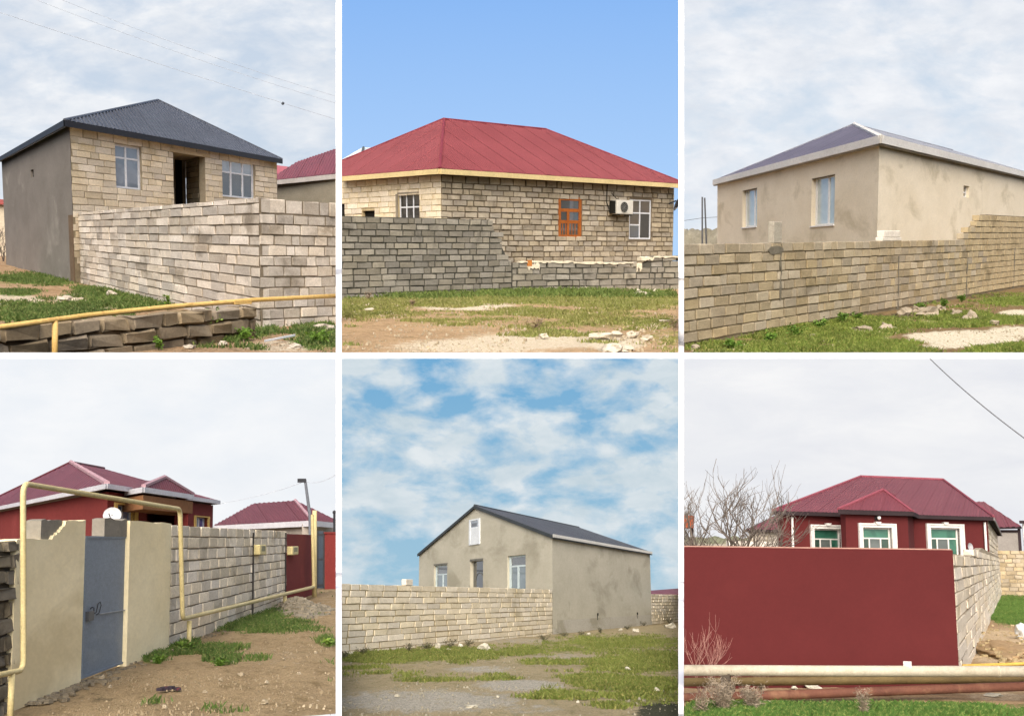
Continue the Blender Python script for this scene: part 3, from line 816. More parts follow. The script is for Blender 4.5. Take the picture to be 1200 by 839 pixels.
# gas pipe with one post
yel = mat('pipe_yellow', 'c9a868', 'bb9957', '8e6f3d', s1=2, s3=2.2, rough=0.6, bump=0.15, t3=(0.6, 0.7))
g0, g1 = c.G(-40, 441), c.G(400, 401)
gp = thing('gas_pipe', 'thin yellow gas pipe running low past the rubble wall on a post', 'pipe', c.G(64, 428))
wp = Wall(g0, g1); pts = []
for px, py in ((-40, 388), (0, 383.5), (100, 370), (200, 359.5), (300, 351.5), (396, 346.5)):
    q, z = wp.sz(px, py); pts.append(wp.pt(q, z))
bm = bmesh.new(); tube(bm, pts, 0.034, 10); part('pipe', bm, yel, gp, True)
q, z = wp.sz(64.5, 376); q2, _ = wp.sz(63, 413)
bm = bmesh.new(); tube(bm, [wp.pt(q2, -0.1), wp.pt(q, z)], 0.036, 10); part('post', bm, yel, gp, True)
bm = bmesh.new(); q, z = wp.sz(285, 353.5); wbox(bm, wp, q - 0.2, q + 0.12, z - 0.035, z + 0.02, 0.05, -0.05); part('clamp', bm, yel, gp)

# neighbour with maroon roof
mrf = mat('roof_maroon', '5f2a30', '6a3037', s1=0.8, rough=0.5, bump=0.08, spec=0.4)
fas = mat('fascia_pale', 'b9b4ae', 'a8a29b', bump=0.1)
N0 = c.at(318, 214, 62); N1 = c.at(420, 201.5, 50); N0.z = N1.z = (N0.z + N1.z) / 2
nh = thing('neighbour_house', 'beige rendered house with maroon roof behind the tall block wall', 'house', (N1.x, N1.y, 0))
wn = Wall(N0.xy, N1.xy)
bm = bmesh.new(); wall_mesh(bm, wn, 0, wn.L, 0, N0.z - 0.1, 0.3); part('wall', bm, mat('plaster_beige', '98917f', '8a8371', '7a7365', s1=0.8), nh)
T0, T1 = c.at(352, 197, 64), c.at(430, 163, 60); bk = Vector((0, 12, 0))
bm = bmesh.new(); solid_poly(bm, [[N0 + Vector((-.3, -.3, 0)), N1 + Vector((0, -.3, 0)), T1, T0]], 0.1); nr = part('roof', bm, mrf, nh)
rib_slope(nr, [N0 + Vector((-.3, -.3, 0)), N1 + Vector((0, -.3, 0)), T1, T0], (N1 - N0).xy, (T1 - N1).xy, 0.4, 0.03, 6, mrf)
bm = bmesh.new(); beam(bm, N0 + Vector((-.3, -.33, 0)), N1 + Vector((0, -.33, 0)), 0.05, -0.22, 0.02, (0, -1)); part('fascia', bm, fas, nh)
# paler roof farther back
q0, q1, q2, q3 = c.at(322, 214, 76), c.at(372, 214, 76), c.at(352, 197.5, 80), c.at(322, 193.5, 80)
fh = thing('neighbour_house', 'faded pink roofed house peeping out behind the maroon roofed neighbour', 'house', (q0.x, q0.y, 0))
bm = bmesh.new(); solid_poly(bm, [[q0, q1, q2, q3]], 0.1); fr = part('roof', bm, mat('roof_pink', '8a4a52', '94535b', s1=0.8, rough=0.6, bump=0.1), fh)
rib_slope(fr, [q0, q1, q2, q3], (1, 0), (0, 1), 0.5, 0.04, 8, mat('roof_pink', '8a4a52'))
bm = bmesh.new(); hexa(bm, [v3(p, 0) for p in (q0, q1, q1 + Vector((0, 6, 0)), q0 + Vector((0, 6, 0)))], [v3(p, q0.z - .05) for p in (q0, q1, q1 + Vector((0, 6, 0)), q0 + Vector((0, 6, 0)))]); part('wall', bm, mat('plaster_beige', '98917f'), fh)
# tiny house at the far left
l0, l1 = c.at(-30, 239, 84), c.at(7, 239, 84)
lh = thing('neighbour_house', 'small far house with red roof beyond the grey plastered wall', 'house', (l0.x, l0.y, 0))
bm = bmesh.new(); hexa(bm, [v3(p, 0) for p in (l0, l1, l1 + Vector((0, 4, 0)), l0 + Vector((0, 4, 0)))], [v3(p, l0.z) for p in (l0, l1, l1 + Vector((0, 4, 0)), l0 + Vector((0, 4, 0)))]); part('wall', bm, mat('plaster_cream_far', 'c8bda6', 'b8ad98'), lh)
bm = bmesh.new(); a, b = l0 + Vector((-.3, -.3, .01)), l1 + Vector((.2, -.3, .01)); solid_poly(bm, [[a, b, c.at(5, 234, 86), c.at(-20, 232, 86)]], 0.08); part('roof', bm, mat('roof_red_far', '7d3b35', '8a443d'), lh)

bare_tree('bare_shrub', c.G(4, 306), 2.6, mat('twig_dark', '4d443d', '5b514a', bump=0), 'leafless dark shrub standing against the grey plastered wall', 'shrub', seed=4, spread=0.55, lev=3, r0=0.03, stems=3)
wires = mat('wire_grey', '9aa0a8', '90969e', bump=0)
def wire(name, pts, r, label, group=None, knot=None, n=14):
    """sagging cable through three picture points at given distances"""
    P = [CUR.at(*p) for p in pts]; out = []
    for i in range(n + 1):
        t = i / n; a = 2 * (t - .5) * (t - 1); b = -4 * t * (t - 1); d = 2 * t * (t - .5); out.append(P[0] * a + P[1] * b + P[2] * d)
    r_ = thing(name, label, 'wire', (P[0].x, P[0].y, P[0].z), group); bm = bmesh.new(); tube(bm, out, r, 5); part('cable', bm, wires, r_)
    if knot:
        k = CUR.at(*knot); bm = bmesh.new(); bmesh.ops.create_icosphere(bm, subdivisions=1, radius=0.05, matrix=Matrix.Translation(k)); part('knot', bm, mat('knot_dark', '4b5057', '4b5057', bump=0), r_)
wire('power_line', [(-40, 2, 36), (198, 79, 33), (393, 140, 30)], 0.007, 'lowest grey power line over the dark roof, with a small dark knot', knot=(331.5, 121.5, 30.8))
wire('power_line', [(37, -2, 36), (215, 64, 33), (393, 121, 30)], 0.006, 'faint grey power line high above the dark grey roof', group='upper power lines over the dark roof')
wire('power_line', [(67, -2, 36), (230, 60, 33), (393, 113, 30)], 0.006, 'faint grey power line high above the dark grey roof', group='upper power lines over the dark roof')
WG = ('4c5a26', '5f7d2c', '48651f', '83983f')
leafy('leafy_weed', 238, 399, 44, 38, WG, 'bushy green leafy weed growing against the low rubble wall', n=420, leaf=0.07, seed=3, stems=9)
leafy('leafy_weed', 196, 363, 16, 18, ('5e6b2c', '87992f', '6f8a2c', 'a3a845'), 'small yellow green weed at the foot of the tall block wall', n=120, leaf=0.07, seed=5)
leafy('leafy_weed', 186, 411, 18, 20, WG, 'small green weed poking from the rubble blocks low down', n=120, leaf=0.05, seed=6)
leafy('leafy_weed', 290, 398, 36, 14, WG, 'low green weed sprawling at the corner of the tall block wall', n=260, leaf=0.06, seed=8)
leafy('leafy_weed', 376, 404, 34, 18, WG, 'spreading green weed at the foot of the tall wall past its corner', n=300, leaf=0.06, seed=9)
rs = mat('rock_pale', 'b2aa9b', '9a9182', '80776a', s1=5, s3=3, bump=0.5, bs=18)
for i, (px, py, w_, h_) in enumerate([(380, 387, 24, 8), (345, 408, 16, 5), (131, 346, 13, 6), (76, 352, 16, 5), (262, 404, 12, 5), (222, 409, 14, 6)]):
    rock('loose_stone', px, py, w_, h_, rs, 'pale loose stone lying on the soil around the tall block wall', 'stone', 'loose stones around the tall block wall', seed=40 + i)
P0, P1 = c.G(310, 401, 0.03), c.G(346, 394, 0.05); bm = bmesh.new(); hexa(bm, [v3(P0, .03), v3(P1, .05), v3(P1, .05) + Vector((0, .06, 0)), v3(P0, .03) + Vector((0, .06, 0))], [v3(P0, .06), v3(P1, .08), v3(P1, .08) + Vector((0, .06, 0)), v3(P0, .06) + Vector((0, .06, 0))])
solo('white_lath', bm, wht, 'white strip of lath lying on the soil at the wall corner', 'lath', (P0.x, P0.y, 0))
# ================================================================== plot 2: block house with red hipped roof
CUR = c = C2
def cov2(px, py, x, y):
    g = ell(px, py, [(470, 352, 130, 7, .95), (620, 348, 130, 8, 1.0), (740, 352, 80, 10, .8), (430, 362, 70, 12, .6), (560, 375, 150, 12, .42), (700, 372, 130, 18, .48), (780, 395, 40, 16, .5), (620, 365, 40, 6, .7)])
    p = ell(px, py, [(545, 358, 60, 5, .9), (600, 380, 200, 10, .35), (640, 398, 100, 12, .9), (560, 405, 120, 10, .75), (720, 402, 40, 10, .8), (770, 380, 25, 5, .6)])
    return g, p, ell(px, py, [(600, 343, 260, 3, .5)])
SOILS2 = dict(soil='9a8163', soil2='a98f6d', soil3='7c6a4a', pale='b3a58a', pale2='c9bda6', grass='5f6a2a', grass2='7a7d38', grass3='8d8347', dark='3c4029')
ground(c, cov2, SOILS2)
scatter(c, 1500, ('a89b82', '90836a', 'c0b59e'), 'small crumbs of pale stone strewn over the straw coloured ground', size=(.012, .06), ylim=(350, 414))
grass(c, cov2, 9500, 'bright green and straw coloured grass before the grey block wall', ('77793f', '6b7436', 'a0936a'), hgt=(0.015, 0.06), wid=0.014)
def cov2b(px, py, x, y): return ell(px, py, [(480, 347, 100, 4), (620, 344, 120, 5, 1.1), (730, 346, 80, 4, .9)]), 0, 0
grass(c, cov2b, 2600, 'taller fresh green weeds in a strip along the foot of the grey wall', ('576a30', '4a5c29', '7f8449'), hgt=(0.04, 0.15), wid=0.022, ylim=(338, 354), name='green_weeds', cat='weeds')

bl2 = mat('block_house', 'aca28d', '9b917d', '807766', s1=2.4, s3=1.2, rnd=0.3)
bl2l = mat('block_house_sunlit', 'ddd2ba', 'd2c5a8', 'c2b494', s1=2.4, s3=1.2, rnd=0.15)  # same stone as the front; paler tone paints sunlight on the side wall
bl2f = mat('block_fence_grey', '8f8a7c', '827d70', '686459', s1=2.0, s3=1.0, rnd=0.32)
mo2 = mat('mortar_brown', '6f6453', '5f5545', s1=3); mo2l = mat('mortar_sand', 'b9a985', 'a99a78', s1=3); mo2f = mat('mortar_grey', '55534a', '494840', s1=3)
rr = mat('roof_red', '713437', '7a3b3e', s1=0.5, rough=0.55, bump=0.05, spec=0.3)
rcap = mat('roof_red_dark', '6d2a30', '78323a', rough=0.5, bump=0.05)
crm = mat('gutter_cream', 'cdbb8a', 'bfae7e', rough=0.6, bump=0.08)
wood = mat('wood_orange', '9c5a26', '8a4c1e', s1=4, rough=0.55, bump=0.15)
wht = mat('window_white', 'd4d8da', 'c8ccd0', rough=0.4, bump=0, spec=0.5)
gld = glass('glass_dark', '1c1f23', '2b2f33', 0.08); glb = glass('glass_brown', '3b2c22', '2a2a2e', 0.2); gbl = glass('glass_blue', '2f4a63', '3b3d44', 0.25)
drk = mat('dark_opening', '15140f', '1d1b16', bump=0.05)

A = c.G(518, 341); D = c.along(A, 1978, 789); Cc = c.along(A, -637, 363)
u, v = D - A, Cc - A; E = A + u + v
z1 = c.Hz(A, 204.5); hs = thing('block_house', 'block house with big red ribbed metal hipped roof and cream gutter', 'house', A)
wl, wf = Wall(A, Cc), Wall(A, D); mitre(wl, wf)
ch = z1 / 20.0
h1 = wl.rect(466, 227, 491, 262); h2 = wl.rect(424, 247, 438.5, 262); h3 = wl.rect(396, 237, 403.5, 262)
bm = bmesh.new(); wall_mesh(bm, wl, 0.02, wl.L, -.1, z1, .3, [h1, h2, h3], d0=-.025); lw = part('side_wall', bm, mo2l, hs)
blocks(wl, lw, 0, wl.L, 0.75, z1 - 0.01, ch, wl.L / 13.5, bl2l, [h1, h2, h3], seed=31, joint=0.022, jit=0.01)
w1 = wf.rect(655, 231, 682, 279.5); w2 = wf.rect(738, 234, 763.5, 280.5)
bm = bmesh.new(); wall_mesh(bm, wf, 0.02, wf.L, -.1, z1 - .002, .3, [w1, w2], d0=-.03); fw_ = part('front_wall', bm, mo2, hs)
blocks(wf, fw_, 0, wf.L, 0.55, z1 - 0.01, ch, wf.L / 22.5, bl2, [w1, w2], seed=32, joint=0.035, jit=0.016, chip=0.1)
# side windows
bm = bmesh.new(); wbox(bm, wl, h1[0], h1[1] - 0.0, h1[3] + .003, h1[3] + .05, 0.015, -.1); wbox(bm, wl, h1[1] + .003, h1[1] + .1, h1[2], h1[3], .015, -.1); part('window_surround', bm, mat('cement', '8d8676', '7e7768'), hs)
window(wl, hs, h1, [('v', .36, 0, 1), ('v', .68, 0, 1), ('h', .55, 0, 1)], [(0, 0, .36, .55), (.36, 0, .68, .55), (.68, 0, 1, .55), (0, .55, .36, 1), (.36, .55, .68, 1), (.68, .55, 1, 1)], wht, gld, 0.05, d=-.1)
for h in (h2, h3):
    bm = bmesh.new(); wbox(bm, wl, h[0], h[1], h[2], h[3], -.16, -.2); part('opening', bm, drk, hs)
# front windows
fo = (w1[1] - w1[0]) * .11
o = window(wf, hs, w1, [('h', .68, 0, 1), ('v', .43, 0, .68), ('h', .40, 0, 1)], [(0, .68, .5, 1), (.5, .68, 1, 1), (0, .4, .43, .68), (.43, .4, 1, .68), (0, 0, .43, .4), (.43, 0, 1, .4)], wood, gld, fo, d=-.03, pane_mats=[glb, gbl, glb, gbl, glb, glb])
bm = bmesh.new()
for f in (.2, .32, .6, .74, .87): wbox(bm, wf, w1[0] + f * (w1[1] - w1[0]) - .015, w1[0] + f * (w1[1] - w1[0]) + .015, w1[2] + fo, w1[2] + .4 * (w1[3] - w1[2]), -.045, -.06)
part('glazing_bars', bm, wood, o)
window(wf, hs, w2, [('v', .5, 0, 1), ('h', .66, 0, 1), ('h', .36, 0, .5)], [(0, .66, .5, 1), (.5, .66, 1, 1), (0, .36, .5, .66), (0, 0, .5, .36), (.5, 0, 1, .66)], wht, gld, 0.06, d=-.05, pane_mats=[glb, glb, glb, gbl, gld])
# roof
oh = .3; ud, vd = u.normalized(), v.normalized(); zr = z1 + .12
eA, eD, eC, eE = [v3(p, zr) for p in (A - ud * oh - vd * oh, D + ud * oh - vd * oh, Cc - ud * oh + vd * oh, E + ud * oh + vd * oh)]
P1, b1 = c.inside(A, v, u, .5, 520.5, 141.5)
P2_, b2 = c.inside(A, v, u, .5, 640, 150.5); P2 = v3(P2_, P1.z)
bm = bmesh.new(); solid_poly(bm, [[eC, eA, P1], [eA, eD, P2, P1], [eD, eE, P2], [eE, eC, P1, P2]], .08); roof = part('roof', bm, rcap, hs)
rib_slope(roof, [eA, eC, P1], vd, ud, (eC - eA).length / 60, .03, 7, rr, seam=.03)
rib_slope(roof, [eA, eD, P2, P1], ud, vd, (eD - eA).length / 105, .03, 8, rr, seam=.035)
for p, q in ((eA, P1), (P1, P2), (P2, eD), (eC, P1)):
    bm = bmesh.new(); tube(bm, [p + Vector((0, 0, .05)), q + Vector((0, 0, .06))], .055, 6); part('ridge_cap', bm, rcap, roof)
for p, q, o_ in ((eA, eD, -vd), (eA, eC, -ud)):
    bm = bmesh.new(); beam(bm, p, q, .09, -.14, .03, o_); part('gutter', bm, crm, hs)
# things fixed to the wall
r = wf.rect(713, 235, 734, 251.5); ac = thing('air_conditioner', 'white air conditioner outdoor unit on the block wall beside the white window', 'air conditioner', wf.pt((r[0] + r[1]) / 2, r[2]))
acw = mat('ac_white', 'c6c4ba', 'bab8ae', rough=.5, bump=.05)
bm = bmesh.new(); wbox(bm, wf, r[0] + .1, r[1], r[2], r[3], .38, .06); bmesh.ops.bevel(bm, geom=list(bm.edges), offset=.02, segments=2, affect='EDGES'); part('casing', bm, acw, ac)
fc = wf.pt(r[0] + .1 + (r[1] - r[0] - .1) * .42, (r[2] + r[3]) / 2, .385); rad = (r[3] - r[2]) * .36
n3, e3 = Vector((*wf.n, 0)), Vector((*wf.e, 0))
bm = bmesh.new(); tube(bm, [fc - n3 * .01, fc + n3 * .012], rad, 24); part('fan_opening', bm, drk, ac)
bm = bmesh.new()
for k in range(5):
    a = k * math.pi / 5
    d_ = e3 * math.cos(a) + Vector((0, 0, math.sin(a))); tube(bm, [fc - d_ * rad + n3 * .02, fc + d_ * rad + n3 * .02], .008, 4)
for rr_ in (.45, .75, 1.0):
    tube(bm, [fc + n3 * .02 + (e3 * math.cos(t) + Vector((0, 0, math.sin(t)))) * rad * rr_ for t in [i * 2 * math.pi / 20 for i in range(21)]], .008, 4)
part('fan_grille', bm, mat('grille_grey', '6f6f6a', '62625e', bump=0), ac)
bm = bmesh.new(); wbox(bm, wf, r[0], r[0] + .095, r[2] + .03, r[3] - .03, .3, .06); part('side_grille', bm, drk, ac)
for q in (r[0] + .2, r[1] - .15):
    bm = bmesh.new(); wbox(bm, wf, q, q + .05, r[2] - .05, r[2] - .003, .4, .03); part('bracket', bm, drk, ac)
bm = bmesh.new(); q = r[0] - .03
tube(bm, [wf.pt(q, r[2] + .2, .06), wf.pt(q - .12, r[3] - .1, .04), wf.pt(q - .1, r[3] + .6, .04)], .02, 5); tube(bm, [wf.pt(r[0] + .3, r[3] + .02, .2), wf.pt(r[0] + .1, r[3] + .25, .08), wf.pt(r[0] + .15, r[3] + .35, .04)], .015, 5)
part('hose', bm, drk, ac)
dd = mat('dish_dark', '2e2f33', '3a3b40', bump=.1, rough=.5); q, z = wf.sz(782.5, 236)
ds = thing('satellite_dish', 'dark satellite dish seen edge on under the red roof corner', 'dish', wf.pt(q, z))
bm = bmesh.new(); ctr = wf.pt(q + .15, z, .35); ax = Vector((.55, -.2, -.35)).normalized(); xx = ax.cross(Vector((0, 0, 1))).normalized(); yy = ax.cross(xx)
rings = []
for i in range(1, 6):
    rr_ = .36 * i / 5; rings.append([bm.verts.new(ctr + (xx * math.cos(t) + yy * math.sin(t) * 1.1) * rr_ + ax * (.12 * (i / 5) ** 2)) for t in [k * math.pi / 8 for k in range(16)]])
bm.faces.new(rings[0])
for a_, b_ in zip(rings, rings[1:]):
    for k in range(16): bm.faces.new((a_[k], a_[(k + 1) % 16], b_[(k + 1) % 16], b_[k]))
part('reflector', bm, dd, ds)
bm = bmesh.new(); tube(bm, [wf.pt(q + .1, z - .1, -.02), ctr - ax * .02], .03, 6); part('mount', bm, dd, ds)
bm = bmesh.new(); tube(bm, [ctr + yy * .3 + ax * .1, ctr + ax * .45], .012, 5); bmesh.ops.create_icosphere(bm, subdivisions=1, radius=.045, matrix=Matrix.Translation(ctr + ax * .45)); part('feed_arm', bm, acw, ds)

# boundary wall: tall part, toothed end, low part
Fa, Fb, Fc = c.G(380, 351.5), c.G(600, 342.5), c.G(815, 338)
w1_, w2_ = Wall(Fa, Fb), Wall(Fb, Fc); zt = w1_.sz(401, 252)[1]; ch2 = zt / 13.0
fn = thing('boundary_wall', 'grey block wall stepping down to a low broken stretch before the red roofed house', 'wall', Fb)
qe = w1_.sz(577, 300)[0]
def top2(q): return zt if q < qe else zt - (q - qe) / (w1_.L - qe) * (zt * .62)
blocks(w1_, fn, 0, w1_.L, -.05, top2, ch2, (w1_.L / 220 * 15.2), bl2f, seed=41, joint=.03, jit=.014, chip=.09)
bm = bmesh.new(); prism(bm, w1_, [(0, -.1), (w1_.L, -.1), (w1_.L, zt * .34), (qe, zt - ch2 * 1.1), (qe - .1, zt - .03), (0, zt - .03)], -.03, -.2); part('mortar_core', bm, mo2f, fn)
zl = w2_.sz(700, 307.5)[1]; zh = w2_.sz(785, 301)[1]; qs = w2_.sz(746, 310)[0]
def top3(q): return zl if q < qs else (zl - .12 if q < qs + .4 else zh)
blocks(w2_, fn, 0, w2_.L, -.05, top3, zl / 4.6, w2_.L / 13.5, bl2f, seed=42, joint=.03, jit=.02, chip=.14)
bm = bmesh.new(); prism(bm, w2_, [(0, -.1), (w2_.L, -.1), (w2_.L, zh - .16), (qs + .5, zh - .16), (qs, zl - .2), (0, zl - .1)], -.03, -.22); part('mortar_core', bm, mo2f, fn)
# white mortar left on the broken top
wm2 = mat('mortar_white', 'd8cfb8', 'cbc1a8', 'b7ac94', s1=6, s3=4)
rnd = random.Random(3)
for k, (xa, xb, fy, th_) in enumerate([(609, 640, 307, 1.6), (640, 672, 307, 1.5), (672, 706, 308, 1.6), (706, 742, 308.5, 1.5), (746, 752, 312, 5), (751, 766, 303, 3), (766, 796, 301, 1.5), (618, 632, 312, 5)]):
    qa, za = w2_.sz(xa, fy); qb, zb = w2_.sz(xb, fy); t_ = th_ * w2_.A.y / F
    bm = bmesh.new(); n_ = 9; tp, bt = [], []
    for i in range(n_ + 1):
        q = qa + (qb - qa) * i / n_; tp.append((q, za + t_ * rnd.uniform(.1, .9))); bt.append((q, za - t_ * rnd.uniform(.2, 1.4)))
    prism(bm, w2_, tp + bt[::-1], .03, -.23); part('mortar_cap', bm, wm2, fn)
bm = bmesh.new(); wbox(bm, w2_, *w2_.rect(618, 305, 623, 312), .035, -.05); part('brick_fragment', bm, mat('brick_orange', 'b5763c', 'a3662f'), fn)

leafy('leafy_weed', 741, 318, 30, 40, ('6d6a2f', '98a03f', '7f8f36', 'b5b257'), 'yellow green bush sprouting behind the low broken wall', n=420, leaf=.09, cat='bush', seed=12, stems=10)
# pale roof of a building behind
p0, p1, p2 = c.at(380, 199, 70), c.at(425.5, 172.5, 70), c.at(470, 176, 74)
bh = thing('neighbour_house', 'pale metal roofed building showing behind the red roof', 'house', (p0.x, p0.y, 0))
pale = mat('roof_pale', 'b9c4c8', 'aab6bb', rough=.4, bump=.05, spec=.5)
q0, q1 = c.at(470, 205, 74), c.at(380, 205, 70)
bm = bmesh.new(); solid_poly(bm, [[q1, c.at(424, 187, 68), p1, p0]], .1); solid_poly(bm, [[c.at(424.5, 187, 68.1), q0, p2, p1]], .1); part('roof', bm, pale, bh)
bm = bmesh.new(); hexa(bm, [v3(p, 0) for p in (q1, q0, q0 + Vector((0, 5, 0)), q1 + Vector((0, 5, 0)))], [v3(p, p.z) for p in (q1, q0, q0 + Vector((0, 5, 0)), q1 + Vector((0, 5, 0)))]); part('wall', bm, mat('plaster_dull', '8b8d8a', '7d7f7c'), bh)
bm = bmesh.new(); a, b = c.at(426, 173, 69.9), c.at(423, 188, 67.9); tube(bm, [a, b], .09, 5); part('roof_edge', bm, mat('edge_dark', '4b5255', '42494c'), bh)

rs = mat('rock_pale', 'c0b7a4', 'aaa08c', '857b69', s1=5, s3=3, bump=.5, bs=18)
for i, (px, py, w_, h_) in enumerate([(704, 396, 30, 7), (722, 393, 16, 7), (741, 395, 15, 8), (718, 411, 36, 9), (735, 410, 20, 6), (752, 347, 22, 6), (746, 344, 10, 5), (768, 344, 9, 5), (637, 396, 12, 6), (758, 398, 14, 6), (780, 378, 16, 4), (687, 341, 6, 5), (433, 364, 11, 3), (605, 342, 7, 4)]):
    rock('loose_stone', px, py, w_, h_, rs, 'pale broken stone lying on the straw coloured ground before the grey wall', 'stone', 'broken stones before the grey wall', seed=60 + i)
dry = ('7b6a55', '8a765f', '75634f', '9c8a70')
for i, (px, py, w_, h_) in enumerate([(626, 385, 44, 14), (430, 352, 16, 12), (567, 343, 16, 14), (733, 345, 14, 8), (790, 392, 18, 26), (652, 341, 18, 14), (484, 358, 12, 8)]):
    leafy('dry_weed', px, py, w_, h_, dry, 'brownish dry weed tuft on the ground before the grey wall', n=170, leaf=.06, cat='weed', group='dry weed tufts before the grey wall', seed=70 + i, slender=.35)
# ================================================================== plot 3: beige rendered house behind a long block wall
CUR = c = C3
def cov3(px, py, x, y):
    g = 0.78 * ell(px, py, [(925, 390, 70, 12, .95), (1020, 378, 70, 9, .9), (900, 408, 90, 10), (1040, 395, 120, 14, .9), (1150, 375, 90, 12, .9), (1190, 352, 50, 7, .9), (1180, 408, 60, 8, .9), (1000, 409, 90, 8, .9), (1110, 357, 40, 6, .5)])
    p = ell(px, py, [(1130, 395, 70, 9, 1.0), (1195, 366, 25, 5, .9), (1190, 388, 40, 7, .9), (1110, 404, 35, 4, .7)])
    d = ell(px, py, [(920, 402, 60, 5, .5), (1060, 370, 90, 5, .55), (1140, 345, 80, 6, .5)])
    return g - 0.9 * p, p, d
SOILS3 = dict(soil='6b573d', soil2='7d6a4a', soil3='54452f', pale='b0a68e', pale2='c8bfa8', grass='5f7030', grass2='70803a', grass3='868a48', dark='41402a')
ground(c, cov3, SOILS3)
scatter(c, 1000, ('a4997f', '8a7e66', 'c0b69e'), 'small crumbs of stone strewn in the grass along the long tan wall', size=(.01, .05), ylim=(330, 414), where=lambda px, py: py > 412 - (px - 802) * .175)
grass(c, cov3, 9500, 'lush green grass along the foot of the long beige block wall', ('66782f', '525f28', '8c8a4c'), hgt=(0.02, 0.08), wid=0.012)
bl3 = mat('block_tan', 'a99b7f', '9a8c70', '82765d', s1=2.2, s3=1.0, rnd=.24); mo3 = mat('mortar_tan', '7d715a', '6c614b', s1=3)
pl3 = mat('render_beige', 'd8ceb8', 'cfc4ac', 'bcb198', s1=.9, s3=.7, bump=.22, bs=8, t3=(.54, .66), grain=.45)
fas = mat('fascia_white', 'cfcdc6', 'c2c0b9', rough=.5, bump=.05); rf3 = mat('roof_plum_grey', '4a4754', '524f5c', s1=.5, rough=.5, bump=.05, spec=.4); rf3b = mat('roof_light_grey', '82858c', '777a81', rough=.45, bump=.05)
wht = mat('window_white', 'e0e0dc', 'd5d5d1', rough=.4, bump=0, spec=.5); gp = glass('glass_pale_green', 'b3bdb8', 'a3afaa', .06); rvl = mat('reveal', '6f6450', '625845')

A = c.G(1026, 350); Cc = c.along(A, 503, 840.5); D = c.along(A, 1488, 1245)
u, v = D - A, Cc - A; E = A + u + v; z1 = c.Hz(A, 168)
hs = thing('rendered_house', 'beige rendered house with plum grey low hipped roof and white fascia', 'house', A)
wl, wf = Wall(A, Cc), Wall(A, D); mitre(wl, wf)
h1, h2 = wl.rect(870, 222, 887, 266), wl.rect(951, 207, 978, 264)
bm = bmesh.new(); wall_mesh(bm, wl, 0, wl.L, -.1, z1, .35, [h1, h2]); part('side_wall', bm, pl3, hs)
vt = wf.rect(1129, 218, 1136, 231.5)
bm = bmesh.new(); wall_mesh(bm, wf, 0, wf.L, -.1, z1 - .002, .35, [vt]); part('long_wall', bm, pl3, hs)
for h, m in ((h1, .62), (h2, .58)):
    fx = (h[1] - h[0]) * .06
    # s runs away from the corner, so the picture's left is the far end of the window
    window(wl, hs, h, [('v', 1 - m, 0, 1)], [(0, 0, 1 - m, 1), (1 - m, 0, 1, 1)], wht, gp, (fx * 1.3, .06), d=-.16, sill=wht)
    bm = bmesh.new(); wbox(bm, wl, h[0], h[1], h[3] - .03, h[3] - .003, -.004, -.15); part('window_head', bm, rvl, hs)
window(wf, hs, vt, [('h', .45, 0, 1)], [(0, 0, 1, .45), (0, .45, 1, 1)], wht, glass('glass_dark', '2b2d30', '3a3c3e', .2), (.1, .06), d=-.12)
oh = .3; ud, vd = u.normalized(), v.normalized(); zr = z1 + .1
eA, eD, eC, eE = [v3(p, zr) for p in (A - ud * oh - vd * oh, D + ud * oh - vd * oh, Cc - ud * oh + vd * oh, E + ud * oh + vd * oh)]
P1, b1 = c.inside(A, v, u, .5, 1001, 147)
P2 = v3(A + v * .5 + u * max(b1 + .3, 1 - b1), P1.z)
bm = bmesh.new(); solid_poly(bm, [[eC, eA, P1], [eA, eD, P2, P1], [eD, eE, P2], [eE, eC, P1, P2]], .08); roof = part('roof', bm, rf3b, hs)
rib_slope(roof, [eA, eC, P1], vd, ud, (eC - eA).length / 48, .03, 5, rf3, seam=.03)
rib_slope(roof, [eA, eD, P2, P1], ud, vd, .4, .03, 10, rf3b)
for p, q in ((eA, P1), (P1, P2), (eC, P1)):
    bm = bmesh.new(); tube(bm, [p + Vector((0, 0, .04)), q + Vector((0, 0, .06))], .10 if p is eA else .05, 6); part('ridge_cap', bm, fas if p is eA else rf3b, roof)
for p, q, o_ in ((eA, eD, -vd), (eA, eC, -ud)):
    bm = bmesh.new(); beam(bm, p, q, .09, -.16, .10, o_); part('fascia', bm, fas, hs)
    bm = bmesh.new(); beam(bm, p - Vector((0, 0, 0)), q, -.26, -.2, -.165, o_); part('soffit', bm, mat('soffit', 'a9a398', '9a9489'), hs)
# long block wall with a stepped rise
Fa, Fb = c.G(780, 410), c.G(1240, 329); w = Wall(Fa, Fb); zt = w.sz(810, 286.5)[1]; ch = zt / 9.3
fn = thing('boundary_wall', 'long tan block wall stepping up beside the beige rendered house', 'wall', c.G(802, 405))
q0, q1 = w.sz(1124, 280)[0], w.sz(1153, 255)[0]; zH = w.sz(1160, 250)[1]
def top4(q): return zt if q < q0 else zt + (zH - zt) * min(1, (q - q0) / (q1 - q0))
nb = 25.5
bm = bmesh.new(); prism(bm, w, [(0, -.12), (w.L, -.12), (w.L, zH - .05), (q1 + .3, zH - .05), (q0 + .4, zt - .03), (0, zt - .03)], -.025, -.2); part('mortar_core', bm, mo3, fn)
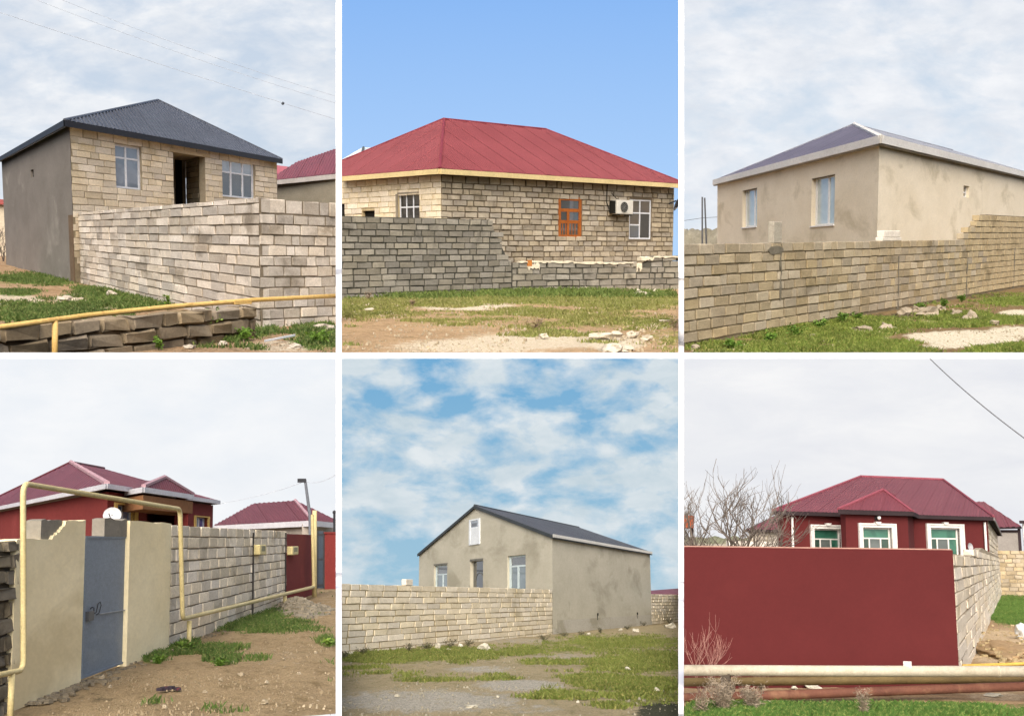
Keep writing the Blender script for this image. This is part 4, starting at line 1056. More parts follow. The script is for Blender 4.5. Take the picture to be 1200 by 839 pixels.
# block length grows with distance much as the real wall's do not: keep one length
blocks(w, fn, 0, w.L, zt - 9 * ch - .005, lambda q: top4(q) + .02, ch, .62, bl3, seed=51, joint=.026, jit=.008, chip=.07, limit=298)
bm = bmesh.new()
for px, y0_, y1_ in ((915, 286, 352), (1053, 300, 378), (1133, 300, 362), (1188, 290, 348)):
    qa = w.sz(px, 320)[0]; za, zb = w.sz(px, y1_)[1], w.sz(px, y0_)[1]
    tp = [(qa + random.uniform(-.05, .05) + .03, za + (zb - za) * i / 8) for i in range(9)]; bt = [(qa + random.uniform(-.05, .05) - .03, za + (zb - za) * i / 8) for i in range(9)]
    prism(bm, w, tp + bt[::-1], .012, -.1)
qa, za = w.sz(908, 293); tp = [(qa + .45 * math.cos(t) * random.uniform(.7, 1.1), za + .1 * math.sin(t) * random.uniform(.7, 1.1)) for t in [k * math.pi / 7 for k in range(14)]]; prism(bm, w, tp, .012, -.1)
part('mortar_smear', bm, mat('mortar_smear', '716b5d', '625d50', s1=6), fn)
stn = mat('slab_grey', 'a39d8e', '938d7e'); r = w.rect(908, 260, 917.5, 287); bm = bmesh.new(); wbox(bm, w, r[0], r[1], zt - .005, r[3], -.02, -.16); bmesh.ops.bevel(bm, geom=list(bm.edges), offset=.012, segments=1, affect='EDGES')
solo('standing_slab', bm, stn, 'narrow grey slab standing upright on the long block wall', 'slab', w.pt(r[0], zt))
wb3 = mat('block_white', 'd9d2c4', 'cbc4b5', 'b8b0a0', s1=4)
for i, (x0_, y0_, x1_, y1_) in enumerate([(1034, 278.5, 1044.5, 288), (1045, 278.5, 1056.5, 288), (1036, 270.5, 1055, 278)]):
    r = w.rect(x0_, y0_, x1_, y1_); zb = zt - .004 if i < 2 else w.rect(1034, 278.5, 1044.5, 288)[3] + .002
    bm = bmesh.new(); wbox(bm, w, r[0], r[1], zb, max(r[3], zb + .1), -.0, -.2); bmesh.ops.bevel(bm, geom=list(bm.edges), offset=.015, segments=1, affect='EDGES')
    solo('white_block', bm, wb3, ['white block resting on the long wall, under another block', 'white block resting on the long wall, under another block', 'long white block lying on top of two white blocks'][i], 'block', w.pt(r[0], zb), 'white blocks left on the long wall')
# background on the left: heap, posts, wire
hp = mat('heap_grey', '7d7868', '6d6858', '8f8a7a', s1=1.2, bump=.8, bs=3, bd=.1)
bm = bmesh.new(); n_ = 26; g_ = []
for j in range(9):
    row = []
    for i in range(n_):
        x_ = c.at(790 + i * 3, 290, 62).x; zt_ = c.at(815, 268, 62).z; f = math.sin(j / 8 * math.pi) ** .6
        row.append(bm.verts.new((x_, 60 + j * .8, f * (zt_ + .35 * noise.noise(Vector((i * .5, j * .6, 3)))) - .05)))
    g_.append(row)
for a_, b_ in zip(g_, g_[1:]):
    for i in range(n_ - 1): bm.faces.new((a_[i], a_[i + 1], b_[i + 1], b_[i]))
hpP = c.at(820, 287, 60); solo('rubble_heap', bm, hp, 'grey heap of earth and rubble behind the long block wall', 'heap', (hpP.x, hpP.y, 0), smooth=True)
pm = mat('post_grey', '5f6063', '54565a', bump=.1); pz = c.at(820, 268, 58)
ps = thing('fence_post', 'pair of thin dark posts with a cross wire standing on the grey heap', 'post', (pz.x, pz.y, 0))
for a_, b_ in (((823, 270), (823, 231)), ((828.5, 270), (825.8, 232))):
    P, Q = c.at(*a_, 58), c.at(*b_, 58); P.z -= 1.5; bm = bmesh.new(); tube(bm, [P, Q], .045, 6); part('post', bm, pm, ps)
bm = bmesh.new(); tube(bm, [c.at(800, 259, 58), c.at(824, 255.5, 58), c.at(842, 254.5, 58)], .012, 4); part('cross_wire', bm, pm, ps)
bare_tree('bare_shrub', c.G(808, 303), 2.0, mat('twig_pale', '8d8577', '9a9284', bump=0), 'thin leafless bush on the grey heap behind the wall', 'shrub', seed=9, spread=.7, lev=3, r0=.016, stems=4)
rs = mat('rock_pale', '9d927e', '877c69', '6f6555', s1=5, s3=3, bump=.5, bs=18)
for i, (px, py, w_, h_) in enumerate([(1088, 371, 26, 10), (1060, 368, 18, 8), (1040, 386, 20, 8), (1010, 388, 24, 6), (1136, 375, 18, 8), (1120, 369, 12, 6), (921, 407, 6, 5), (953, 395, 12, 4), (1165, 380, 10, 5), (1075, 366, 14, 7), (815, 409, 12, 6), (1103, 363, 9, 5)]):
    rock('loose_stone', px, py, w_, h_, rs, 'brownish stone lying in the grass along the long tan wall', 'stone', 'stones in the grass along the long tan wall', seed=90 + i)
WG = ('4c5a26', '5a7a28', '48651f', '7f983a')
for i, (px, py, w_, h_) in enumerate([(935, 396, 30, 18), (900, 402, 26, 14), (985, 378, 22, 12), (1080, 364, 16, 10), (1106, 360, 14, 9), (860, 408, 26, 10), (1005, 376, 18, 10), (960, 385, 22, 12), (1127, 353, 12, 7)]):
    leafy('leafy_weed', px, py, w_, h_, WG, 'clump of dark green weeds at the foot of the long tan wall', n=230, leaf=.06, group='weed clumps along the long tan wall', seed=20 + i, stems=7)
# ================================================================== plot 4: yard wall with steel door, gas pipe and red house
CUR = c = C4
def cov4(px, py, x, y):
    g = ell(px, py, [(305, 712, 32, 10, 1.0), (285, 728, 50, 12, .9), (320, 735, 50, 6, .7), (215, 757, 18, 6, .9), (255, 768, 16, 8, .7), (262, 775, 12, 4, .8), (385, 750, 16, 6, .8), (180, 772, 16, 5, .7), (345, 728, 30, 5, .6), (262, 757, 25, 4, .5)])
    d = ell(px, py, [(90, 815, 90, 10, .4), (330, 812, 60, 14, .3)])
    p = ell(px, py, [(320, 770, 60, 14, .4), (385, 700, 25, 10, .4)])
    return g, p, d
SOILS4 = dict(soil='8d7a5c', soil2='9c8867', soil3='796749', pale='a59780', pale2='b8ab93', grass='4d5f28', grass2='60702f', grass3='7a7644', dark='5d5340')
ground(c, cov4, SOILS4)
scatter(c, 1500, ('93856b', '7d6f56', 'a5987f'), 'small crumbs of stone strewn over the brown dirt lane', size=(.006, .03), ylim=(690, 842), where=lambda px, py: py > 835 - px * .3)
grass(c, cov4, 5200, 'green grass patch growing at the foot of the yard block wall', ('4a612a', '3c5222', '79794a'), hgt=(0.02, 0.09), wid=0.010, blades=6, avoid=lambda px, py, P: px < 150)
cre = mat('render_cream', 'ecdfb8', 'e2d4ab', 'cfc097', s1=1.3, s3=.8, bump=.25, bs=7, grain=.35); gry = mat('block_raw_grey', '8b867a', '7c776b', '6a655a', s1=3, bump=.7, bs=8)
bl4 = mat('block_yard', 'dacfb8', 'ccc1aa', 'b0a58f', s1=2.4, s3=1.1, rnd=.28); mo4 = mat('mortar_yard', '8d8270', '7c725f', s1=3)
red = mat('render_red', '742f2b', '6c2a27', '7d3632', s1=.8, s3=.5, bump=.15); mrn = mat('roof_maroon', '5a2b31', '623138', s1=.6, rough=.5, bump=.06, spec=.4)
wht = mat('trim_white', 'c9c9cc', 'bcbcc0', rough=.5, bump=.05); ylw = mat('surround_yellow', 'd0b06a', 'c4a45e', bump=.05)
yel = mat('pipe_yellow', 'c6b888', 'bbac79', '9c8c5e', s1=2, s3=2.2, rough=.55, bump=.1, t3=(.62, .72))
stl = mat('steel_grey_blue', '74808c', '6d7985', '808a90', s1=.8, s3=.7, rough=.5, bump=.06, spec=.4); drk = mat('dark_iron', '26272b', '2f3034', bump=.1, rough=.6)
glb = glass('glass_blue', '3f5c9c', '6a84b8', .08); gld = glass('glass_dark', '262c38', '3a4152', .22)

K = c.G(102, 797); A0 = c.along(K, 531, -60); B0 = c.along(K, 531, 369); w = Wall(A0, B0)
def Q(px, py): return w.sz(px, py)[0]
def Z(px, py): return w.sz(px, py)[1]
yw = thing('yard_wall', 'yard wall of cream render and bare blocks around a grey steel door', 'wall', K)
# bare rough stretch on the left
qa, qb = Q(-50, 730), Q(18.5, 730); zt = Z(10, 632)
bm = bmesh.new(); wbox(bm, w, qa, qb, -.1, zt - .03, -.05, -.25); cr = part('mortar_core', bm, mat('mortar_rough', '4f473a', '5d5445', s1=4, bump=.6), yw)
blocks(w, yw, qa, qb, -.05, zt, zt / 10.5, (qb - qa) / 3.4, mat('block_rough', '7f7663', '6f6654', '5b5344', s1=3, s3=2, rnd=.2, bump=.7, bs=9), seed=61, joint=.04, chip=.24, jit=.03)
# cream rendered stretches with broken tops
rj = random.Random(5)
def jag(pts, n=5, a=.018):
    out = []
    for (x0_, y0_), (x1_, y1_) in zip(pts, pts[1:]):
        for i in range(n): t = i / n; out.append((x0_ + (x1_ - x0_) * t + rj.uniform(-a, a) * (i > 0), y0_ + (y1_ - y0_) * t + rj.uniform(-a, a) * (i > 0)))
    return out + [pts[-1]]
def panel(name, topline, thick, mt_, d0=0.012):
    t = [w.sz(*p) for p in topline]; tj = jag(t, 5, .012)
    bm = bmesh.new(); prism(bm, w, [(tj[0][0], -.02)] + tj + [(tj[-1][0], -.02)], d0, d0 - thick); return part(name, bm, mt_, yw)
panel('render_panel', [(18.5, 632), (59, 632), (63, 627), (69, 623), (75, 616), (77, 610), (99.5, 609)], .22, cre)
panel('render_panel', [(151.5, 610), (200, 613.5)], .22, cre)
for (x0_, y0_, x1_, y1_, k) in ((51, 610, 78, 634, 1), (125, 608.5, 153, 628.5, 2)):
    r = w.rect(x0_, y0_, x1_, y1_); bm = bmesh.new()
    tp = jag([(r[0], r[3]), (r[1], r[3])], 7, .02); prism(bm, w, [(r[0], r[2])] + tp + [(r[1], r[2])], -.03, -.2); part('raw_block', bm, gry, yw)
# steel door
qa, qb = Q(102.5, 700), Q(152.5, 700); zd = Z(127, 628)
bm = bmesh.new(); wbox(bm, w, qa, qb, .03, zd, -.05, -.09); dr = part('door', bm, stl, yw)
bm = bmesh.new(); e_ = .03
for a_, b_, z0_, z1_ in ((qa, qa + .05, .03, zd), (qb - .06, qb, .03, zd), (qa + .05, qb - .06, .03, .06), (qa + .05, qb - .06, zd - .03, zd)): wbox(bm, w, a_, b_, z0_, z1_, -.035, -.05)
part('door_frame', bm, stl, dr)
bm = bmesh.new(); q0, z0 = w.sz(117, 719, -.03); q1, z1_ = w.sz(150, 714, -.03); tube(bm, [w.pt(q0, z0, -.03), w.pt(q1, z1_, -.03)], .009, 6); part('locking_bar', bm, mat('bar_steel', '8b9197', '7a8086', bump=0, rough=.4), dr)
bm = bmesh.new(); hp = [(106, 713), (108, 711), (110, 712), (110, 719), (113, 717), (115, 707), (117.5, 705), (118.5, 709), (116, 718), (113, 720)]
tube(bm, [w.pt(*w.sz(*p, -.02), -.02) for p in hp], .007, 5); part('door_handle', bm, drk, dr)
bm = bmesh.new(); wbox(bm, w, *w.rect(102.5, 716, 108.5, 727, -.02), .0, -.05); part('lock', bm, mat('padlock', '4d4f52', '3f4144', rough=.4, bump=0), dr)
for y_ in (655, 747):
    bm = bmesh.new(); q0, z0 = w.sz(151, y_); tube(bm, [w.pt(q0, z0 - .06, -.02), w.pt(q0, z0 + .06, -.02)], .016, 6); part('hinge', bm, drk, dr)
# bare block stretch
qa, qb = Q(200, 680), Q(336, 660); z0_, zt0, zt1 = 0, Z(202, 613), Z(335, 624.5)
ch4 = zt0 / 10.0
bm = bmesh.new(); prism(bm, w, [(qa, -.1), (qb, -.1), (qb, zt1 - .04), (qa, zt0 - .03)], -.03, -.22); part('mortar_core', bm, mo4, yw)
blocks(w, yw, qa, qb, zt0 - 10 * ch4 - .02, lambda q: zt0 + (zt1 - zt0) * (q - qa) / (qb - qa) + .05, ch4, (qb - qa) / 15.0, bl4, seed=62, joint=.02, chip=.07, jit=.005)
bm = bmesh.new()
for px in (295.5, 334): q0 = Q(px, 660); wbox(bm, w, q0, q0 + .18, .05, Z(px, 624), .012, -.1)
part('conduit', bm, mat('conduit_dark', '3f3a34', '4a453e', bump=.1), yw)
# painted stretch, meter boxes
qa, qb = qb, Q(369, 650); zr = Z(352, 626)
rw = thing('red_wall', 'short dull red rendered wall at the end of the yard block wall', 'wall', w.pt(qb, 0)); bm = bmesh.new(); wbox(bm, w, qa, qb, -.1, zr, .0, -.25); part('wall', bm, red, rw)
mb = mat('meter_cream', 'c9bb86', 'bcae79', bump=0, rough=.5)
for i, (x0_, x1_, y0_, y1_) in enumerate([(297, 304.5, 638, 650), (336.5, 343.5, 640, 650)]):
    r = w.rect(x0_, y0_, x1_, y1_); bm = bmesh.new(); wbox(bm, w, r[0], r[1], r[2], r[3], .16, -.02); bmesh.ops.bevel(bm, geom=list(bm.edges), offset=.02, segments=1, affect='EDGES')
    mt_ = thing('meter_box', ['cream meter box fixed to the bare block wall', 'cream meter box fixed at the start of the red wall'][i], 'meter box', w.pt(r[0], r[2])); bx_ = part('box', bm, mb, mt_)
    bm = bmesh.new(); wbox(bm, w, r[0] + .2 * (r[1] - r[0]), r[1] - .2 * (r[1] - r[0]), r[2] + .35 * (r[3] - r[2]), r[3] - .15 * (r[3] - r[2]), .165, .15); part('dial', bm, mat('dial', '8d8a70', '84816a', bump=0), mt_)
# gate and red pillar
ga, gb = c.G(369.5, 690), c.G(405, 689); wg = Wall(ga, gb)
gt = thing('iron_gate', 'dark blue iron gate leaf next to the red wall', 'gate', ga); r = wg.rect(371, 622, 380, 689)
bm = bmesh.new(); wbox(bm, wg, r[0], r[1], .02, r[3], -.05, -.12); part('leaf', bm, mat('gate_dark', '2b3540', '333e4a', rough=.4, bump=.05), gt)
bm = bmesh.new()
for f in (0.03, .5, .95): wbox(bm, wg, r[0], r[1], .05 + f * (r[3] - .12), .12 + f * (r[3] - .12), -.02, -.05)
wbox(bm, wg, r[0], r[0] + .05, .03, r[3], -.015, -.05); wbox(bm, wg, r[1] - .05, r[1], .03, r[3], -.015, -.05); part('rail', bm, drk, gt)
r = wg.rect(380.5, 625, 400, 689); rp = thing('red_pillar', 'red rendered gate pillar wall beside the iron gate', 'pillar', wg.pt(r[0], 0)); bm = bmesh.new(); wbox(bm, wg, r[0], r[1], -.1, r[3], .02, -.3); part('shaft', bm, red, rp)
bm = bmesh.new(); wbox(bm, wg, r[0] - .03, r[1], r[3] + .002, r[3] + .06, .06, -.34); part('cap', bm, red, rp)
# gas pipe
gpz = thing('gas_pipe', 'pale yellow gas pipe bent over the steel door and along the yard wall', 'pipe', w.pt(Q(27, 780), 0, .3))
D_ = .3
path = [w.pt(*w.sz(px, py, D_), D_) for px, py in ((-50, 800), (27.5, 785), (27, 566.5), (211, 596.5), (214, 725), (367.5, 687.5), (366, 603))]
pp = []
for i in range(len(path) - 1):
    pp.append(path[i])
rp_ = rounded(path, .13, 5)
bm = bmesh.new(); n_ = len(rp_); 
def rad_at(p): return .0285 * (p.y / 11.0) ** .55
for i in range(n_ - 1):
    pass
def tube_var(bm, pts, n=10):
    ring = None; ref = None
    for i, p in enumerate(pts):
        d = (pts[min(i + 1, len(pts) - 1)] - pts[max(i - 1, 0)]).normalized()
        if ref is None: ref = Vector((0, 0, 1))
        if (ref - d * ref.dot(d)).length < .05: ref = Vector((1, 0, 0))
        x = (ref - d * ref.dot(d)).normalized(); ref = x; y = d.cross(x); r = rad_at(p)
        cur = [bm.verts.new(p + (x * math.cos(a) + y * math.sin(a)) * r) for a in [2 * math.pi * j / n for j in range(n)]]
        if ring:
            for j in range(n): bm.faces.new((ring[j], ring[(j + 1) % n], cur[(j + 1) % n], cur[j]))
        ring = cur
tube_var(bm, rp_); part('pipe', bm, yel, gpz, True)
for px, y0_ in ((14, 789), (222, 727), (334, 698)):
    q, z = w.sz(px, y0_, D_); P = w.pt(q, z, D_); bm = bmesh.new(); tube(bm, [Vector((P.x, P.y, -.1)), P], rad_at(P) * 1.05, 10); part('post', bm, yel, gpz, True)
q, z = w.sz(368.5, 690, D_); P = w.pt(q, z, D_); bm = bmesh.new(); tube(bm, [Vector((P.x, P.y, -.1)), Vector((P.x, P.y, c.Hz(P.xy, 598)))], .075, 10); part('post', bm, yel, gpz, True)
# thin pole with cables
P = c.at(363.5, 606, 38.2); Pt = c.at(357.5, 562, 38.2); pl = thing('cable_pole', 'thin grey leaning pole carrying cables above the yellow pipe end', 'pole', (P.x, P.y, 0))
bm = bmesh.new(); tube(bm, [Vector((P.x, P.y, -.1)), P, Pt], .07, 8, .05); part('pole', bm, mat('pole_grey', '6c7076', '5f6369', bump=.05), pl)
bm = bmesh.new(); box(bm, Pt - Vector((.12, 0, .1)), .3, .12, .14); part('bracket', bm, drk, pl)
wires = mat('wire_grey', 'b9bec4', 'aeb3b9', bump=0)
wire('cable', [(248, 592, 42), (310, 579, 40), (356.5, 564, 38.2)], .008, 'faint cable running from the pole towards the red house roof')
wire('cable', [(358, 564, 38.2), (375, 564.5, 37), (393.4, 556, 36)], .008, 'short faint cable rising from the pole away from the houses')
P = c.at(392.3, 640, 44); bm = bmesh.new(); Pt = c.at(391.8, 600, 44); tube(bm, [Vector((P.x, P.y, -.1)), Pt], .05, 6); bmesh.ops.create_icosphere(bm, subdivisions=1, radius=.09, matrix=Matrix.Translation(Pt)); solo('thin_post', bm, drk, 'thin dark post beside the red gate pillar', 'post', (P.x, P.y, 0))

# red house
A = c.G(122, 727); Cc = c.along(A, -275, -40); D = c.along(A, 560, 249); u, v = D - A, Cc - A; E = A + u + v; ud, vd = u.normalized(), v.normalized()
z1 = c.Hz(A, 576); hs = thing('red_house', 'red rendered house with maroon roof and yellow window surrounds behind the yard wall', 'house', A)
wl, wf = Wall(A, Cc), Wall(A, D); mitre(wl, wf)
h1 = wf.rect(136, 592, 158, 614); h2 = wf.rect(229, 606, 243, 622); hp_ = wf.rect(172, 588, 216, 640); hp_ = (hp_[0], hp_[1], -.1, hp_[3])
bm = bmesh.new(); wall_mesh(bm, wl, 0, wl.L, -.1, z1, .3); part('side_wall', bm, red, hs)
bm = bmesh.new(); wall_mesh(bm, wf, 0, wf.L, -.1, z1 - .002, .3, [h1, h2, hp_]); part('front_wall', bm, red, hs)
q_ = wf.pt(hp_[0], 0).xy + vd * 3.0; q2_ = wf.pt(hp_[1], 0).xy + vd * 3.0; wk = Wall(q_ - ud * .4, q2_ + ud * .4)
h3 = wk.rect(194, 602, 208, 622)
bm = bmesh.new(); wall_mesh(bm, wk, 0, wk.L, -.1, z1, .2, [h3]); part('porch_back_wall', bm, red, hs)
bm = bmesh.new(); Pq = wf.pt(hp_[1], 0).xy + ud * .01; wr = Wall(Pq + vd * .3, Pq + vd * 3.0); wall_mesh(bm, wr, 0, wr.L, -.1, z1, .1); part('porch_return_wall', bm, red, hs)
for ww, h in ((wf, h1), (wf, h2), (wk, h3)):
    fx, fz = (h[1] - h[0]) * .12, (h[3] - h[2]) * .10
    bm = bmesh.new(); wbox(bm, ww, h[0] - fx, h[0], h[2], h[3] + fz, .04, -.1); wbox(bm, ww, h[1], h[1] + fx, h[2], h[3] + fz, .04, -.1); wbox(bm, ww, h[0], h[1], h[3] + .001, h[3] + fz, .038, -.1); part('window_surround', bm, ylw, hs)
    window(ww, hs, h, [('v', .55, 0, 1)], [(0, 0, .55, 1), (.55, 0, 1, 1)], wht, glb, (fx * .6, fz * .6), d=-.1, pane_mats=[gld, glb] if h is h2 else [glb, glb])
oh = .35; zr = z1 + .12
eA, eD, eC, eE = [v3(p, zr) for p in (A - ud * oh - vd * oh, D + ud * oh - vd * oh, Cc - ud * oh + vd * oh, E + ud * oh + vd * oh)]
P1, b1 = c.inside(A, v, u, .5, 83, 543); P2 = v3(A + v * .5 + u * (1 - b1 * .6), P1.z)
bm = bmesh.new(); solid_poly(bm, [[eC, eA, P1], [eA, eD, P2, P1], [eD, eE, P2], [eE, eC, P1, P2]], .08); roof = part('roof', bm, mrn, hs)
rib_slope(roof, [eA, eC, P1], vd, ud, (eC - eA).length / 50, .014, 8, mrn, seam=.006); rib_slope(roof, [eA, eD, P2, P1], ud, vd, (eD - eA).length / 60, .014, 10, mrn, seam=.006)
for p, q, r_ in ((eA, P1, .075), (P1, P2, .05), (eC, P1, .04)):
    bm = bmesh.new(); tube(bm, [p + Vector((0, 0, .05)), q + Vector((0, 0, .06))], r_, 6); part('ridge_cap', bm, mat('cap_pink', 'a88a90', '9b7c82', bump=.05) if p is eA else mrn, roof)
for p, q, o_ in ((eA, eD, -vd), (eA, eC, -ud)):
    bm = bmesh.new(); beam(bm, p, q, .10, -.09, .03, o_); part('gutter', bm, wht, hs)
# porch roof in front
pd = 1.6; wb = Wall(A - vd * pd, D - vd * pd); s0 = wb.sz(168, 579)[0]; s1 = wb.sz(226, 586)[0]
b0, b1_ = wb.pt(s0, zr - .06), wb.pt(s1, zr - .06); bs = (s1 - s0)
am = wb.sz(193, 561)[0]
lo, hi = 0., 8.
for _ in range(40):
    m_ = (lo + hi) / 2; pt_ = wb.pt((s0 + s1) / 2, 0).xy + vd * m_; x_ = c.proj((pt_.x, pt_.y, c.Hz(pt_, 561)))[0]
    if x_ > 193: lo = m_
    else: hi = m_
ap_ = wb.pt((s0 + s1) / 2, 0).xy + vd * lo; AP = v3(ap_, c.Hz(ap_, 561)); vb = Vector((*vd, 0)) * 6.0
bm = bmesh.new(); solid_poly(bm, [[b0, b1_, AP], [b0, AP, AP + vb, b0 + vb], [b1_, AP, AP + vb, b1_ + vb]], .08); pr_ = part('porch_roof', bm, mrn, hs)
rib_slope(pr_, [b0, b1_, AP], ud, vd, bs / 22, .014, 8, mrn, seam=.006); rib_slope(pr_, [b0, b0 + vb, AP + vb, AP], vd, ud, .4, .014, 8, mrn, seam=.006); rib_slope(pr_, [b1_, b1_ + vb, AP + vb, AP], vd, -ud, .4, .014, 8, mrn, seam=.006)
for p, q in ((b0, AP), (b1_, AP)):
    bm = bmesh.new(); tube(bm, [p + Vector((0, 0, .05)), q + Vector((0, 0, .05))], .06, 6); part('ridge_cap', bm, mat('cap_pink', 'a88a90'), pr_)
bm = bmesh.new(); beam(bm, b0, b1_, .1, -.11, .02, -vd); part('gutter', bm, wht, hs)
bm = bmesh.new(); beam(bm, b0, b0 + vb * .25, .1, -.11, .02, -ud); part('gutter', bm, wht, hs)
bm = bmesh.new(); hexa(bm, [b0 - Vector((0, 0, .5)), b1_ - Vector((0, 0, .5)), b1_ + vb * .3 - Vector((0, 0, .5)), b0 + vb * .3 - Vector((0, 0, .5))], [b0 - Vector((0, 0, .165)), b1_ - Vector((0, 0, .165)), b1_ + vb * .3 - Vector((0, 0, .165)), b0 + vb * .3 - Vector((0, 0, .165))]); part('porch_beam', bm, mat('ochre', '8a6240', '7c5637'), hs)
for s_ in (s1 - .3,):
    p = wb.pt(s_, 0, -.2); bm = bmesh.new(); box(bm, p, .3, .3, b0.z - .4); part('porch_post', bm, red, hs)
# dish
q, z = wf.sz(132, 604, .6); ds = thing('satellite_dish', 'white satellite dish on the red house by its first window', 'dish', wf.pt(q, z))
ctr = wf.pt(q, z, .6); ax = (Vector((0, 0, c.h)) - ctr).normalized(); ax = (ax + Vector((-.2, 0, .25))).normalized(); xx = ax.cross(Vector((0, 0, 1))).normalized(); yy = ax.cross(xx); bm = bmesh.new(); rings = []; R_ = 9.5 * ctr.y / F
for i in range(1, 6):
    rings.append([bm.verts.new(ctr + (xx * math.cos(t) + yy * math.sin(t) * .9) * R_ * i / 5 + ax * (.06 * (i / 5) ** 2)) for t in [k * math.pi / 12 for k in range(24)]])
bm.faces.new(rings[0])
for a_, b_ in zip(rings, rings[1:]):
    for k in range(24): bm.faces.new((a_[k], a_[(k + 1) % 24], b_[(k + 1) % 24], b_[k]))
part('reflector', bm, mat('dish_white', 'c4c5c6', 'b5b6b8', bump=0, rough=.4), ds, True)
bm = bmesh.new(); tube(bm, [wf.pt(q, z - .05, -.05), ctr], .03, 6); part('mount', bm, drk, ds)
bm = bmesh.new(); tube(bm, [ctr + yy * R_ * .85 + ax * .03, ctr + ax * .4 + yy * .05], .012, 5); part('feed_arm', bm, drk, ds)
# farther house with maroon hip roof
Lp, Kp, R0 = c.at(250, 618, 58), c.at(366, 610.5, 49), c.at(402, 617.5, 58); Lp.z = R0.z = Kp.z
r2_ = c.at(346, 587, 54); r1_ = ray_plane(297, 590.5, Lp, Kp, r2_)
nh = thing('neighbour_house', 'farther house with maroon hipped roof and pale walls past the yard wall', 'house', (Kp.x, Kp.y, 0))
bm = bmesh.new(); solid_poly(bm, [[Lp, Kp, r2_, r1_], [Kp, R0, r2_]], .08); nr = part('roof', bm, mrn, nh)
rib_slope(nr, [Lp, Kp, r2_, r1_], (Kp - Lp).xy, (r2_ - Kp).xy, .5, .03, 6, mrn, seam=.01); rib_slope(nr, [Kp, R0, r2_], (R0 - Kp).xy, (r2_ - (Kp + R0) / 2).xy, .5, .03, 6, mrn, seam=.01)
bm = bmesh.new(); tube(bm, [Kp + Vector((0, 0, .05)), r2_ + Vector((0, 0, .05))], .08, 6); part('ridge_cap', bm, mat('cap_pink', 'a88a90'), nr)
wn1, wn2 = Wall(Lp.xy + Vector((.5, .6)), Kp.xy + Vector((-.1, .6))), Wall(Kp.xy + Vector((-.1, .6)), R0.xy + Vector((-.4, .6)))
for ww in (wn1, wn2):
    bm = bmesh.new(); wall_mesh(bm, ww, 0, ww.L, -.1, Kp.z - .1, .3); part('wall', bm, mat('wall_pale', '9c948a', '8f877d', s1=.7), nh)
for p, q in ((Lp, Kp), (Kp, R0)):
    bm = bmesh.new(); beam(bm, p, q, .12, -.24, .03, (0, -1)); part('fascia', bm, wht, nh)
# debris
P = c.G(200, 808); bm = bmesh.new()
for i in range(5): box(bm, Vector((P.x + (i - 2) * .05 + random.uniform(-.02, .02), P.y + random.uniform(-.05, .05), 0)), random.uniform(.05, .1), random.uniform(.05, .12), random.uniform(.02, .045), random.uniform(0, 3))
solo('rag', bm, mat('rag_dark', '3a2f36', '2b2830', '7a2f2c', s1=9, s3=12, bump=.3), 'small dark crumpled rag with a red end lying on the dirt', 'rag', (P.x, P.y, 0))
hpm = mat('gravel_grey', '8c8371', '767060', '9b9280', s1=6, bump=.4); P = c.G(348, 713); bm = bmesh.new(); rnd = random.Random(8)
for i in range(420):
    rx, ry = rnd.gauss(0, .36), rnd.gauss(0, 1.3); zz_ = .28 * math.exp(-(rx / .4) ** 2 - (ry / 1.4) ** 2); s_ = rnd.uniform(.02, .06)
    box(bm, Vector((P.x + rx, P.y + ry, zz_ - .03)), s_ * 1.5, s_ * 2.5, s_ * 1.2, rnd.uniform(0, 3), rnd.uniform(-.4, .4))
n_ = 18; rows_ = [[bm.verts.new((P.x + (i / n_ - .5) * 2.0, P.y + (j / n_ - .5) * 7.0, .28 * math.exp(-((i / n_ - .5) * 2.0 / .4) ** 2 - ((j / n_ - .5) * 7.0 / 1.4) ** 2) - .02)) for i in range(n_ + 1)] for j in range(n_ + 1)]
for a_, b_ in zip(rows_, rows_[1:]):
    for i in range(n_): bm.faces.new((a_[i], a_[i + 1], b_[i + 1], b_[i]))
solo('gravel_heap', bm, hpm, 'low grey gravel heap at the foot of the red wall', 'heap', (P.x, P.y, 0))
rs = mat('rock_dirt', 'a39780', '8d816a', '75694f', s1=8, bump=.5, bs=18)
for i, (px, py, w_, h_) in enumerate([(119, 795, 6, 4), (193, 829, 6, 4), (199, 764, 8, 4), (273, 777, 5, 3), (333, 773, 5, 3), (129, 805, 5, 3), (282, 791, 7, 4), (312, 800, 6, 3), (240, 811, 6, 3), (350, 790, 5, 3), (310, 824, 8, 4), (370, 765, 4, 3), (258, 797, 5, 3)]):
    rock('pebble', px, py, w_, h_, rs, 'small stone lying on the brown dirt before the yard wall', 'stone', 'small stones on the dirt before the yard wall', seed=130 + i)
